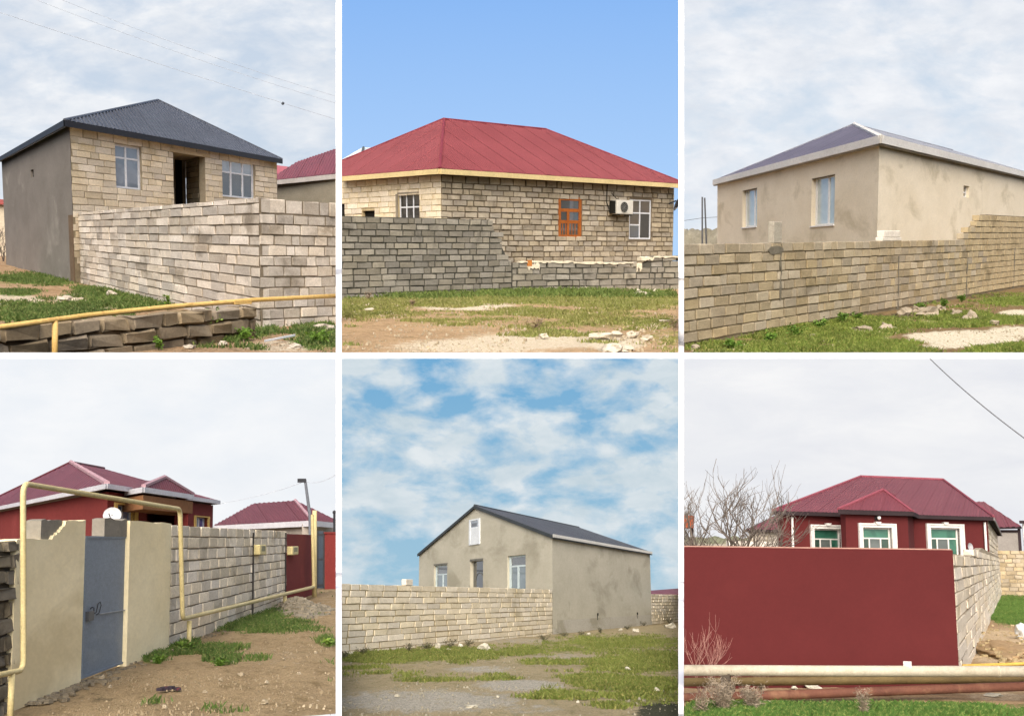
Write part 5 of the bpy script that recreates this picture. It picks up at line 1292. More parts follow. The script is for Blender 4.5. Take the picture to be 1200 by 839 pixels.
# rubble along the foot of the wall: too small to count
bm = bmesh.new(); rnd = random.Random(9)
for i in range(420):
    f = rnd.random(); P = K + (A0 - K) * (rnd.random() * .5) if f < .4 else K + (B0 - K) * rnd.random() * .8
    p = Vector((P.x + w.n.x * abs(rnd.gauss(.06, .12)), P.y + w.n.y * abs(rnd.gauss(.06, .12)), 0)); s_ = rnd.uniform(.012, .04); box(bm, p - Vector((0, 0, s_ * .4)), s_ * 1.4, s_ * 2, s_, rnd.uniform(0, 3))
solo('rubble', bm, mat('rubble_grey', '7a715f', '685f4f', '8f8674', s1=9), 'crumbs of grey rubble along the foot of the yard wall', 'rubble', (K.x, K.y, 0), kind='stuff')
WG = ('4c5a26', '567328', '435e1e', '77903a')
for i, (px, py, w_, h_) in enumerate([(218, 763, 26, 14), (187, 777, 18, 8), (305, 716, 36, 24), (258, 780, 18, 8), (386, 756, 16, 8)]):
    leafy('leafy_weed', px, py, w_, h_, WG, ['green weed clump under the lower pipe post', 'small weed at the end of the cream render panel', 'tall green weed clump against the bare block wall', 'low weed clump alone on the open dirt', 'weed clump on the dirt towards the gate pillar'][i], n=200, leaf=.05, seed=140 + i, stems=8)
# ================================================================== plot 5: grey gabled house behind a pale block wall
CUR = c = C5
def cov5(px, py, x, y):
    g = ell(px, py, [(450, 769, 80, 7, .95), (530, 766, 90, 8, .75), (640, 762, 110, 8, .6), (720, 752, 100, 9, .7), (760, 775, 80, 14, .75), (640, 775, 50, 5, .6), (720, 800, 90, 12, .6), (770, 812, 60, 16, .65), (510, 795, 60, 5, .5), (590, 795, 40, 5, .65), (660, 815, 40, 6, .5), (430, 785, 60, 6, .45)])
    p = ell(px, py, [(600, 750, 80, 4, .5), (660, 768, 60, 4, .5), (560, 783, 50, 5, .6), (610, 802, 60, 7, .8), (500, 820, 140, 16, .7), (620, 830, 60, 8, .5)])
    return g - .4 * p, p, ell(px, py, [(780, 832, 40, 12, .8), (600, 745, 200, 2.5, .4)])  # dark patch near the lower right is a shadow painted into the soil
SOILS5 = dict(soil='8c8063', soil2='998c6d', soil3='77704c', pale='8f8b7e', pale2='a49e8e', grass='5c6230', grass2='6b7036', grass3='7c7842', dark='3f4030')
ground(c, cov5, SOILS5)
scatter(c, 1500, ('8f8a78', '7a7563', 'a39e8b'), 'small crumbs of stone strewn over the olive ground and grey track', size=(.01, .045), ylim=(745, 842), where=lambda px, py: py > 770 - (px - 400) * .1)
grass(c, cov5, 9000, 'short olive green grass and weeds before the pale block wall', ('626e30', '545f28', '8d8650'), hgt=(0.02, 0.08), wid=0.014)
bl5 = mat('block_pale', 'd3c9b0', 'c8bda2', 'b5aa8e', s1=2.0, s3=.9, rnd=.15); mo5 = mat('mortar_pale', '9d9070', '8c805f', s1=3)
pl5 = mat('cement_render', 'b3af9d', 'a8a492', '989482', s1=.7, s3=.45, bump=.2, bs=7, t3=(.52, .64), grain=.45); rf5 = mat('roof_charcoal', '3b3c40', '424347', s1=.5, rough=.5, bump=.05, spec=.4)
fas = mat('fascia_white', 'c9c9c2', 'bdbdb6', rough=.5, bump=.05); edg = mat('verge_dark', '3a4043', '33393c', bump=.05); wht = mat('window_white', 'c4d3d3', 'b8c7c7', rough=.4, bump=0)
gg = glass('glass_grey_green', '57676b', '67777b', .06); gd = glass('glass_black', '1b2025', '262c31', .05); cem = mat('lintel_cement', '6b6b63', '5f5f58')
K = c.G(648, 742.5); Fp = c.along(K, 1075, 763); Gp = c.along(K, 91, 490.5); A5 = c.along(K, 1075, 370)
ws, wg, wf = Wall(K, Fp), Wall(K, Gp), Wall(A5, K); mitre(ws, wg)
z1 = c.Hz(K, 629); hs = thing('gabled_house', 'grey cement rendered gabled house with charcoal roof and white eave board', 'house', K)
aps, apz = wg.sz(557, 594)
h1 = wg.rect(508.5, 662, 524, 692); h2 = wg.rect(551, 657, 566, 692); h3 = wg.rect(594.5, 650.5, 616, 692); h4 = wg.rect(550.5, 608, 563, 638)
hole = [h1, h2, h3]
bm = bmesh.new(); wall_mesh(bm, wg, 0, wg.L, -.1, z1, .3, hole); prism(bm, wg, [(0, z1 + .001), (wg.L, z1 + .001), (aps, apz)], 0, -.3); part('gable_wall', bm, pl5, hs)
bm = bmesh.new(); wall_mesh(bm, ws, 0, ws.L, -.1, z1 - .002, .3); part('long_wall', bm, pl5, hs)
bm = bmesh.new(); wbox(bm, ws, ws.L * .03, ws.L * .985, -.05, .62, .0, .01); wbox(bm, ws, 0.01, ws.L, -.06, .22, .012, .03); part('plinth_render', bm, mat('cement_render_plinth', 'b0ac9e', 'a5a193', '96927f', s1=.7, s3=.5), hs)
def wfr(h): return ((h[1] - h[0]) * .09, (h[3] - h[2]) * .05)
# along the gable s grows to the picture's left
window(wg, hs, h1, [('h', .64, 0, 1), ('v', .45, 0, .64)], [(0, 0, .45, .64), (.45, 0, 1, .64), (0, .64, 1, 1)], wht, gg, wfr(h1), d=-.12, pane_mats=[gg, gg, glass('glass_slate', '55595a', '4a4e4f', .05)])
window(wg, hs, h3, [('h', .70, 0, 1), ('v', .52, 0, .7)], [(0, 0, .52, .7), (.52, 0, 1, .7), (0, .7, 1, 1)], wht, gg, wfr(h3), d=-.12, pane_mats=[gg, gg, glass('glass_slate', '55595a')])
bm = bmesh.new(); wbox(bm, wg, h2[0], h2[1], h2[2], h2[3], -.2, -.24); o = part('doorway', bm, gd, hs)
bm = bmesh.new(); wbox(bm, wg, h2[0] - .05, h2[1] + .05, h2[3] + .002, h2[3] + .12, .015, -.05); wbox(bm, wg, h1[0] - .05, h1[1] + .05, h1[3] + .002, h1[3] + .1, .015, -.05); part('lintel', bm, cem, hs)
bm = bmesh.new(); cx_ = (h2[0] + h2[1]) / 2; tube(bm, [wg.pt(cx_ + .3 * math.cos(t) * (h2[1] - h2[0]), h2[2] + .35 * (h2[3] - h2[2]) + .25 * (h2[3] - h2[2]) * math.sin(t), -.19) for t in [k * math.pi / 8 for k in range(9)]], .02, 5); part('arch_trim', bm, cem, o)
# attic door
bm = bmesh.new(); fx, fz = (h4[1] - h4[0]) * .14, (h4[3] - h4[2]) * .06
for a_, b_, p_, q_ in ((h4[0], h4[0] + fx, h4[2], h4[3]), (h4[1] - fx, h4[1], h4[2], h4[3]), (h4[0] + fx, h4[1] - fx, h4[2], h4[2] + fz), (h4[0] + fx, h4[1] - fx, h4[3] - fz, h4[3])): wbox(bm, wg, a_, b_, p_, q_, .06, .002)
o = part('attic_door_frame', bm, mat('upvc_white', 'd3d9da', 'c7cdce', rough=.4, bump=0), hs)
bm = bmesh.new(); wbox(bm, wg, h4[0] + fx, h4[1] - fx, h4[2] + fz, h4[2] + .68 * (h4[3] - h4[2]), .04, .002); part('door_panel', bm, mat('upvc_white', 'd3d9da'), o)
bm = bmesh.new(); wbox(bm, wg, h4[0] + fx, h4[1] - fx, h4[2] + .68 * (h4[3] - h4[2]), h4[3] - fz, .035, .002); part('pane', bm, glass('glass_grey', '4b565e', '6b767d', .2), o)
bm = bmesh.new(); wbox(bm, wg, h4[0] + .3 * (h4[1] - h4[0]), h4[1] - .22 * (h4[1] - h4[0]), h4[2] + .72 * (h4[3] - h4[2]), h4[2] + .84 * (h4[3] - h4[2]), .045, .036); part('vent', bm, gd, o)
# drain holes
for px, py in ((700, 719.5), (746.5, 718.5)):
    q, z = ws.sz(px, py); bm = bmesh.new(); P = ws.pt(q, z, .005); e3 = Vector((*ws.e, 0)); n3 = Vector((*ws.n, 0)); tube(bm, [P, P + n3 * .05], .075, 10); wbox(bm, ws, q - .06, q + .06, z - .3, z - .07, .012, .004); part('drain_hole', bm, mat('dark_hole', '24241f', '2c2c26'), hs)
# roof
dv = Vector((*(Fp - K), 0)); ek = Vector((*ws.e, 0)); gk = Vector((*wg.e, 0)); ov = .12
AP = wg.pt(aps, apz + .05) - ek * ov; AP2 = AP + dv + ek * 2 * ov
def ev(s_, z_): return wg.pt(s_, z_) - ek * ov
slR = (apz - z1) / aps; slL = (apz - z1) / (wg.L - aps)
e1 = ev(-.15, z1 + .05 - .15 * slR * .0); e2 = e1 + dv + ek * 2 * ov; l1 = ev(wg.L + .2, z1 + .05 - .2 * slL); l2 = l1 + dv + ek * 2 * ov
bm = bmesh.new(); solid_poly(bm, [[e1, e2, AP2, AP], [l1, l2, AP2, AP]], .1); roof = part('roof', bm, edg, hs)
rib_slope(roof, [e1, e2, AP2, AP], ws.e, wg.e, dv.length / 60, .03, 10, rf5, seam=.008); rib_slope(roof, [l1, l2, AP2, AP], ws.e, -wg.e, .4, .03, 10, rf5, seam=.008)
bm = bmesh.new(); tube(bm, [AP + Vector((0, 0, .04)), AP2 + Vector((0, 0, .04))], .07, 6); part('ridge_cap', bm, edg, roof)
for p in (e1, l1):
    bm = bmesh.new(); beam(bm, p, AP, .06, -.14, .03, -ws.e); part('verge_board', bm, edg, hs)
bm = bmesh.new(); beam(bm, e1 + Vector((0, 0, .02)), e2 + Vector((0, 0, .02)), .12, -.10, .05, -wg.e); part('eave_board', bm, fas, hs)
bm = bmesh.new(); beam(bm, e1 + Vector((0, 0, -.1)), e2 + Vector((0, 0, -.1)), .10, -.05, -.004, -wg.e); part('gutter', bm, edg, hs)
# pale block wall in line with the long wall
zt = Wall(K, A5).c.Hz(K, 690.5); zl = wf.sz(401, 683)[1]; ztop = (zt + zl) / 2; ch5 = ztop / 10.3
fn = thing('boundary_wall', 'pale cream block wall running up to the grey gabled house', 'wall', K)
bm = bmesh.new(); wbox(bm, wf, 0, wf.L - .01, -.12, ztop - .03, -.025, -.2); part('mortar_core', bm, mo5, fn)
L_ = (K - c.along(K, 1075, 401)).length
blocks(wf, fn, 0, wf.L - .005, ztop - 10 * ch5 - ch5 * .95, ztop, ch5, L_ / 19.5, bl5, seed=71, joint=.022, jit=.01, chip=.09)
r = wf.rect(476, 678.5, 484, 684); bm = bmesh.new(); wbox(bm, wf, r[0], r[1], ztop - .004, max(r[3], ztop + .12), -.0, -.18); bmesh.ops.bevel(bm, geom=list(bm.edges), offset=.015, segments=1, affect='EDGES'); solo('loose_block', bm, bl5, 'single loose block left on top of the pale block wall', 'block', wf.pt(r[0], ztop))
# wall beyond the house
w2 = Wall(Fp, c.along(Fp, 1075, 830)); fb = thing('boundary_wall', 'short stretch of cream block wall beyond the grey long wall, under a far red roof', 'wall', Fp); zb = w2.sz(780, 696)[1]
bm = bmesh.new(); wbox(bm, w2, .01, w2.L, -.1, zb - .03, -.025, -.2); part('mortar_core', bm, mo5, fb)
blocks(w2, fb, .01, w2.L, 0, zb, ch5, L_ / 15, bl5, seed=72, joint=.03, jit=.01, chip=.09)
p0, p1, p2, p3 = c.at(755, 696.5, 86), c.at(830, 695, 86), c.at(830, 686.5, 88), c.at(757, 692, 88)
fh = thing('neighbour_house', 'far maroon roof showing over the end of the cream block wall', 'house', (p0.x, p0.y, 0)); bm = bmesh.new(); solid_poly(bm, [[p0, p1, p2, p3]], .1); part('roof', bm, mat('roof_maroon_far', '5f3540', '6b3e4a', rough=.6, bump=.1), fh)
bm = bmesh.new(); hexa(bm, [v3(p, 0) for p in (p0, p1, p2, p3)], [v3(p, p0.z - .15) for p in (p0, p1, p2, p3)]); part('wall', bm, mo5, fh)
rs = mat('rock_pale', 'c0bba9', 'aaa593', '85806e', s1=5, bump=.5, bs=18)
for i, (px, py, w_, h_) in enumerate([(567, 762, 16, 8), (513, 760, 7, 7), (540, 758, 6, 4), (745, 740, 8, 4), (785, 736, 14, 6), (690, 744, 5, 3), (736, 785, 8, 4), (770, 809, 8, 4), (677, 823, 4, 3), (465, 816, 8, 3), (553, 829, 14, 4), (526, 763, 5, 4), (411, 768, 5, 5), (718, 795, 5, 3), (583, 817, 5, 3), (727, 739, 5, 3)]):
    rock('loose_stone', px, py, w_, h_, rs, 'pale stone lying on the olive ground before the grey gabled house', 'stone', 'pale stones before the grey gabled house', seed=160 + i)
dk = ('4a4636', '565540', '45442f', '6d6a4e')
for i, (px, py, w_, h_) in enumerate([(425, 766, 22, 8), (480, 763, 22, 9), (500, 762, 22, 10), (527, 759, 26, 11), (548, 757, 22, 9), (403, 771, 12, 8), (638, 751, 20, 8), (660, 745, 18, 4), (680, 744, 18, 4), (704, 742, 8, 8), (735, 737, 12, 4), (785, 731, 22, 10), (755, 733, 16, 5)]):
    leafy('dry_weed', px, py, w_, h_, dk, 'dark dry weed clump along the foot of the cream wall and grey house', n=190, leaf=.07, group='dark weed clumps along the cream wall', seed=180 + i, slender=.5)
# ================================================================== plot 6: red house behind a red yard wall, big pipes in front
CUR = c = C6
def cov6(px, py, x, y):
    g = ell(px, py, [(1000, 838, 300, 16, 1.0), (1185, 715, 30, 20, 1.0), (1000, 700, 1, 1, 0)])
    p = ell(px, py, [(1170, 758, 40, 22, 1.0), (1170, 815, 40, 6, .8), (1190, 830, 30, 3, .5)])
    return g - p, p, 0
SOILS6 = dict(soil='9a8263', soil2='a88f6f', soil3='806a4c', pale='b09a7a', pale2='c2ae8f', grass='435a22', grass2='557030', grass3='657538', dark='4a4030')
ground(c, cov6, SOILS6)
grass(c, cov6, 9000, 'lush green grass in front of and below the big pipes', ('4f7030', '416026', '87904e'), hgt=(0.03, 0.085), wid=0.007, ylim=(690, 850), blades=6, avoid=lambda px, py, P: py < 829 and (px < 1145 or py > 735))
red = mat('wall_paint_red', '541f1f', '501d1d', '582221', s1=.7, s3=.4, bump=.08, bs=10, grain=.3); rm = mat('roof_red', '683338', '703a3f', s1=.6, rough=.55, bump=.06, spec=.3); rcp = mat('roof_cap', '8a4a54', '80414b', bump=.05)
wht = mat('trim_white', 'd6d4ce', 'cbc9c3', rough=.5, bump=.04); blw = mat('block_white', 'd2c8b4', 'c6bba5', 'b3a78f', s1=2.4, s3=1.2, rnd=.16); mo6 = mat('mortar_sand', '9a8f7a', '8a7f6b', s1=3); blb = mat('block_tan', 'b3a488', 'a39478', '8b7d63', s1=2.4, rnd=.25)
gn = glass('glass_green', '2e5a4a', '3c6f5b', .06); gnd = glass('glass_green_dark', '2c3b33', '35493f', .05); ggr = glass('glass_grey', '5f6663', '535a57', .05); drk = mat('dark_trim', '2b2224', '33292b', bump=.05)
VP = 1190
A, B = c.G(770, 804), c.G(1125, 806); w = Wall(A, B); zt = w.sz(1000, 643)[1]
yw = thing('red_yard_wall', 'long smooth dark red painted yard wall with a thin pale top edge', 'wall', B)
Bf = c.along(B, VP, 1174); wsd = Wall(B, Bf); mitre(w, wsd)
bm = bmesh.new(); wbox(bm, w, 0, w.L, -.1, zt, 0, -.2); part('painted_face', bm, red, yw)
bm = bmesh.new(); wbox(bm, w, 0, w.L - .02, zt + .001, zt + .018, -.002, -.2); part('top_edge', bm, mat('edge_pale', 'b08a7c', 'a07c70'), yw)
sw = thing('block_side_wall', 'white block wall running back from the corner of the red yard wall', 'wall', Bf); ch6 = zt / 10.0
zq = wsd.sz(1172, 652)[1]
def tops(q): f = q / wsd.L; return zt + .01 - (zt - zq) * max(0, min(1, (f - .12) / .15)) * .9
bm = bmesh.new(); prism(bm, wsd, [(.02, -.1), (wsd.L, -.1), (wsd.L, zq - .05), (wsd.L * .27, zq), (wsd.L * .12, zt - .05), (.02, zt - .05)], -.02, -.2); part('mortar_core', bm, mo6, sw)
blocks(wsd, sw, .0, wsd.L, -.05, tops, ch6, wsd.L / 22, blw, seed=81, joint=.022, jit=.012, chip=.1)
# back wall of the side yard
P0 = c.G(1174, 697); P1 = c.G(1250, 698); wb2 = Wall(P0, P1); bw = thing('block_back_wall', 'tan block wall closing the grassy side yard', 'wall', P0); zz = wb2.sz(1188, 645)[1]
bm = bmesh.new(); wbox(bm, wb2, -.3, wb2.L, -.1, zz - .03, -.03, -.22); part('mortar_core', bm, mo6, bw)
blocks(wb2, bw, -.3, wb2.L, 0, zz, zz / 11, (c.G(1200, 697) - P0).length / 3.2, blb, seed=82, joint=.03, chip=.16, jit=.02)
# house
HA, HB = c.G(919.5, 716), c.G(1163.5, 715); wf = Wall(HA, HB); HC = c.along(HB, VP, 1171); wr = Wall(HB, HC); mitre(wf, wr)
u = HB - HA; v = HC - HB; ud, vd = u.normalized(), v.normalized(); z1 = wf.sz(1000, 604)[1]
hs = thing('red_house', 'red painted house with maroon roof, projecting bay and white framed green windows', 'house', HA)
bd = 2.4; wbay = Wall(HA - vd * bd, HB - vd * bd); s0, s1 = wbay.sz(991.5, 625)[0], wbay.sz(1064.5, 625)[0]
bf = Wall(wbay.pt(s0, 0).xy, wbay.pt(s1, 0).xy); br = Wall(bf.B, bf.B + vd * bd); mitre(bf, br)
h1 = wf.rect(954, 619.5, 985.5, 652); h3 = wf.rect(1090.5, 618.5, 1124.5, 652); h2 = bf.rect(1011, 618, 1045, 652)
bm = bmesh.new(); wall_mesh(bm, wf, 0, wf.L, -.1, z1, .3, [h1, h3]); part('front_wall', bm, red, hs)
bm = bmesh.new(); wall_mesh(bm, bf, 0, bf.L, -.1, z1 - .002, .3, [h2]); wall_mesh(bm, br, .001, br.L, -.1, z1 - .002, .3); part('bay_wall', bm, red, hs)
bm = bmesh.new(); wall_mesh(bm, wr, .0, wr.L, -.1, z1 - .003, .3, d0=-.02); sdw = part('side_wall', bm, mo6, hs)
blocks(wr, sdw, .01, wr.L, .7, z1 - .01, z1 / 15, wr.L / 7, blw, seed=83, joint=.03, jit=.01)
for ww, h in ((wf, h1), (bf, h2), (wf, h3)):
    L = h[1] - h[0]; fx = L * .125; px_ = (h[3] - h[2]) * .12; bm = bmesh.new()
    wbox(bm, ww, h[0] - fx, h[0], h[2], h[3] + px_, .06, -.1); wbox(bm, ww, h[1], h[1] + fx, h[2], h[3] + px_, .06, -.1); wbox(bm, ww, h[0], h[1], h[3], h[3] + px_, .058, -.1)
    wbox(bm, ww, h[0] - fx * 1.15, h[0] - fx * .75, h[2], h[3] + px_ * 1.2, .09, .0); wbox(bm, ww, h[1] + fx * .75, h[1] + fx * 1.15, h[2], h[3] + px_ * 1.2, .09, .0); wbox(bm, ww, h[0] - fx * .75, h[1] + fx * .75, h[3] + px_ * .75, h[3] + px_ * 1.2, .088, .0)
    so_ = part('window_surround', bm, wht, hs)
    bm = bmesh.new(); m = (h[0] + h[1]) / 2; prism(bm, ww, [(m - .07, h[3] + px_ * .9), (m + .07, h[3] + px_ * .9), (m + .12, h[3] + px_ * 1.65), (m - .12, h[3] + px_ * 1.65)], .13, 0); part('keystone', bm, wht, so_)
    window(ww, hs, h, [('h', .63, 0, 1), ('v', .29, 0, .63), ('v', .68, 0, .63)], [(0, .63, 1, 1), (0, 0, .29, .63), (.29, 0, .68, .63), (.68, 0, 1, .63)], wht, gn, (L * .045, (h[3] - h[2]) * .05), d=-.1, pane_mats=[gn, gnd, ggr, gnd if h is h2 else gn])
oh = .3; zr = z1 + .06; HD = HA + v
eA, eB, eC, eD = [v3(p, zr) for p in (HA - ud * oh - vd * oh, HB + ud * oh - vd * oh, HC + ud * oh + vd * oh, HD - ud * oh + vd * oh)]
R1, a1 = c.inside(HA, v, u, .5, 1009, 559); R2, a2 = c.inside(HA, v, u, .5, 1105, 557); R2.z = R1.z
bm = bmesh.new(); solid_poly(bm, [[eA, eB, R2, R1], [eB, eC, R2], [eC, eD, R1, R2], [eD, eA, R1]], .08); roof = part('roof', bm, drk, hs)
rib_slope(roof, [eA, eB, R2, R1], ud, vd, u.length / 60, .012, 6, rm, seam=.003); rib_slope(roof, [eB, eC, R2], vd, -ud, .4, .012, 8, rm, seam=.003); rib_slope(roof, [eD, eA, R1], vd, ud, .4, .012, 8, rm, seam=.003)
for p, q in ((eA, R1), (R1, R2), (eB, R2)):
    bm = bmesh.new(); tube(bm, [p + Vector((0, 0, .04)), q + Vector((0, 0, .05))], .06, 6); part('ridge_cap', bm, rcp, roof)
bm = bmesh.new(); beam(bm, eA, eB, .05, -.12, .02, -vd); part('fascia', bm, drk, hs)
bm = bmesh.new(); beam(bm, eB, eC, .05, -.12, .02, ud); part('fascia', bm, mat('fascia_grey', '6f6a68', '7a7572'), hs)
# bay roof
o2 = .25; b0, b1 = [v3(p, zr + .02) for p in (bf.A - ud * o2 - vd * o2, bf.B + ud * o2 - vd * o2)]
lo, hi = 0., 9.; mid = (bf.A + bf.B) / 2
for _ in range(40):
    m_ = (lo + hi) / 2; pt_ = mid + vd * m_; x_ = c.proj((pt_.x, pt_.y, c.Hz(pt_, 575)))[0]
    if x_ < 1035: lo = m_
    else: hi = m_
m_ = min(max(lo, 1.2), 4.0); pt_ = mid + vd * m_; AP = v3(pt_, c.Hz(pt_, 575)); vb = Vector((*vd, 0)) * 4.2
bm = bmesh.new(); solid_poly(bm, [[b0, b1, AP], [b0, AP, AP + vb, b0 + vb], [b1, AP, AP + vb, b1 + vb]], .08); pr_ = part('bay_roof', bm, drk, hs)
rib_slope(pr_, [b0, b1, AP], ud, vd, bf.L / 18, .012, 6, rm, seam=.003); rib_slope(pr_, [b1, b1 + vb, AP + vb, AP], vd, -ud, .4, .012, 6, rm, seam=.003); rib_slope(pr_, [b0, b0 + vb, AP + vb, AP], vd, ud, .4, .012, 6, rm, seam=.003)
for p, q in ((b0, AP), (b1, AP), (AP, AP + vb)):
    bm = bmesh.new(); tube(bm, [p + Vector((0, 0, .04)), q + Vector((0, 0, .05))], .055, 6); part('ridge_cap', bm, rcp, pr_)
bm = bmesh.new(); beam(bm, b0, b1, .05, -.14, .02, -vd); part('fascia', bm, drk, hs)
bm = bmesh.new(); beam(bm, b1, b1 + vb * .55, .05, -.14, .02, ud); part('fascia', bm, drk, hs)
for px in (927.5, 1153):
    q, z = wf.sz(px, 630); bm = bmesh.new(); tube(bm, [wf.pt(q, .1, .09), wf.pt(q, z1 - .12, .09)], .045, 8); part('downpipe', bm, wht, hs, True)
q, z = bf.sz(1027, 607); bm = bmesh.new(); P = bf.pt(q, z, .16); bmesh.ops.create_uvsphere(bm, u_segments=14, v_segments=10, radius=.065, matrix=Matrix.Translation(P)); lo_ = part('porch_lamp', bm, mat('lamp_globe', 'e4e2dc', 'dcdad4', bump=0, rough=.3), hs, True)
bm = bmesh.new(); tube(bm, [bf.pt(q, z, .002), bf.pt(q, z, .03)], .10, 14); tube(bm, [bf.pt(q, z, .03), bf.pt(q, z, .11)], .03, 8); part('lamp_mount', bm, drk, lo_)
# dish
P = wsd.pt(*wsd.sz(1135.5, 641, -.4), -.4); ds = thing('satellite_dish', 'grey satellite dish edge on above the white block wall', 'dish', (P.x, P.y, zt - .2)); bm = bmesh.new(); ax = Vector((.85, -.5, .15)).normalized(); xx = ax.cross(Vector((0, 0, 1))).normalized(); yy = ax.cross(xx); rings = []
for i in range(1, 6): rings.append([bm.verts.new(P + (xx * math.cos(t) * .16 + yy * math.sin(t) * .125) * i / 5 + ax * (.05 * (i / 5) ** 2)) for t in [k * math.pi / 10 for k in range(20)]])
bm.faces.new(rings[0])
for a_, b_ in zip(rings, rings[1:]):
    for k in range(20): bm.faces.new((a_[k], a_[(k + 1) % 20], b_[(k + 1) % 20], b_[k]))
part('reflector', bm, mat('dish_grey', 'a9a9a9', '9c9c9d', bump=0), ds, True)
bm = bmesh.new(); tube(bm, [Vector((P.x, P.y, zt - .5)), P - ax * .02], .02, 6); part('mount', bm, drk, ds)
# neighbours
def house_lr(name, label, L0, L1, T, col_wall, y, zb_px, side):
    pass
l0, l1, l2 = c.at(872, 621, 58), c.at(960, 621, 58), c.at(944, 587, 66)
nl = thing('neighbour_house', 'block built neighbour with maroon roof left behind the red house and bare tree', 'house', (l0.x, l0.y, 0)); l3 = c.at(980, 587, 66)
nl['label'] = 'block built neighbour with maroon roof next to the bare tree'
bm = bmesh.new(); solid_poly(bm, [[l0, l1, l3, l2]], .1); r_ = part('roof', bm, drk, nl); rib_slope(r_, [l0, l1, l3, l2], (1, 0), (l2 - l0).xy, .35, .03, 6, rm, seam=.004)
wn = Wall(l0.xy + Vector((.2, .3)), l1.xy + Vector((0, .3))); bm = bmesh.new(); wall_mesh(bm, wn, 0, wn.L, -.1, l0.z - .06, .3, d0=-.02); nw = part('wall', bm, mo6, nl); blocks(wn, nw, 0, wn.L, .6, l0.z - .08, .26, .62, mat('block_grey_white', 'bdb6a8', 'aea799', '98907f', s1=2.2, rnd=.18), seed=85, joint=.03)
wy = Wall(c.G(855, 715), c.G(930, 715)); bm = bmesh.new(); zz2 = wy.sz(890, 634)[1]; wbox(bm, wy, 0, wy.L, -.1, zz2, 0, -.2); bmesh.ops.subdivide_edges(bm, edges=list(bm.edges), cuts=3); solo('white_yard_wall', bm, mat('white_render', 'cdc8bd', 'bfbaae', 'aba597', s1=1.4), 'low whitewashed wall under the block built neighbour', 'wall', wy.pt(0, 0))
bm = bmesh.new(); ww_ = Wall(c.G(790, 705), c.G(880, 705)); zz3 = ww_.sz(840, 637)[1]; wbox(bm, ww_, 0, ww_.L, -.1, zz3, 0, -.2); bmesh.ops.subdivide_edges(bm, edges=list(bm.edges), cuts=3); solo('grey_yard_wall', bm, mat('grey_render', '9b978a', '8b877a', 'aaa699', s1=1.4), 'low grey wall behind the bare tree', 'wall', ww_.pt(0, 0))
hz = mat('hedge_field', '6e7058', '7d7d66', '5d5f4a', s1=.8, bump=.6, bs=2); bm = bmesh.new(); n_ = 40; rows = []
for j in range(5):
    rows.append([bm.verts.new((c.at(785 + i * 3.4, 640, 84).x, 82 + j * 1.5, max(-.05, (math.sin(j / 4 * math.pi)) * (c.at(830, 629, 84).z + .5 * noise.noise(Vector((i * .3, j, 2))))))) for i in range(n_)])
for a_, b_ in zip(rows, rows[1:]):
    for i in range(n_ - 1): bm.faces.new((a_[i], a_[i + 1], b_[i + 1], b_[i]))
P = c.at(830, 640, 84); solo('scrub_bank', bm, hz, 'far olive scrub bank behind the bare tree', 'bank', (P.x, P.y, 0), smooth=True)
r0, r1, r2, r3 = c.at(1140, 619, 74), c.at(1197.5, 617.5, 74), c.at(1153, 588, 82), c.at(1130, 588, 82)
nr_ = thing('neighbour_house', 'grey rendered neighbour with maroon roof over the side yard', 'house', (r1.x, r1.y, 0)); bm = bmesh.new(); solid_poly(bm, [[r0, r1, r2, r3]], .1); q_ = part('roof', bm, drk, nr_); rib_slope(q_, [r0, r1, r2, r3], (r1 - r0).xy, (r3 - r0).xy, .35, .03, 6, rm, seam=.004)
wn = Wall(r0.xy + Vector((.1, .3)), r1.xy + Vector((-.1, .3))); bm = bmesh.new(); wall_mesh(bm, wn, 0, wn.L, -.1, r0.z - .1, .3); part('wall', bm, mat('grey_plaster', '8e8982', '827d76', '76716a', s1=1), nr_)
bm = bmesh.new(); wbox(bm, wn, wn.L - .12, wn.L + .05, .2, r0.z, .05, -.1); wbox(bm, wn, 0, wn.L - .12, r0.z - .25, r0.z - .08, .05, 0); part('dark_trim', bm, drk, nr_)
r0, r1 = c.at(1196.5, 611, 78), c.at(1260, 611, 78); n2 = thing('neighbour_house', 'white house edge with dark eave beyond the grey neighbour', 'house', (r0.x, r0.y, 0)); wn = Wall(r0.xy, r1.xy); bm = bmesh.new(); wall_mesh(bm, wn, 0.1, wn.L, -.1, r0.z - .12, .3); part('wall', bm, wht, n2); bm = bmesh.new(); wbox(bm, wn, -.15, wn.L, r0.z - .118, r0.z + .06, .3, -.4); part('eave', bm, drk, n2)
# tank on legs
P = c.at(806, 619, 40); tk = thing('water_tank', 'rusty orange box tank on thin legs beside the bare tree', 'tank', (P.x, P.y, 0)); s_ = 40 / F; bm = bmesh.new(); box(bm, P, 13 * s_, 10 * s_, 15 * s_); bmesh.ops.bevel(bm, geom=list(bm.edges), offset=.03, segments=1, affect='EDGES'); part('tank', bm, mat('rust_orange', '9a4f30', '8a4429', 'a8603f', s1=3), tk)
for dx, dy in ((-5, -4), (5, -4), (-5, 4), (5, 4)): bm = bmesh.new(); tube(bm, [Vector((P.x + dx * s_, P.y + dy * s_, -.1)), Vector((P.x + dx * s_, P.y + dy * s_, P.z + .02))], .025, 5); part('leg', bm, drk, tk)
bare_tree('bare_tree', c.G(843, 738), 3.9, mat('bark_grey', '5f574f', '6b625a', bump=0), 'bare leafless tree with many fine twigs behind the red yard wall', 'tree', seed=23, spread=.5, lev=5, r0=.06, stems=5, up=.10)
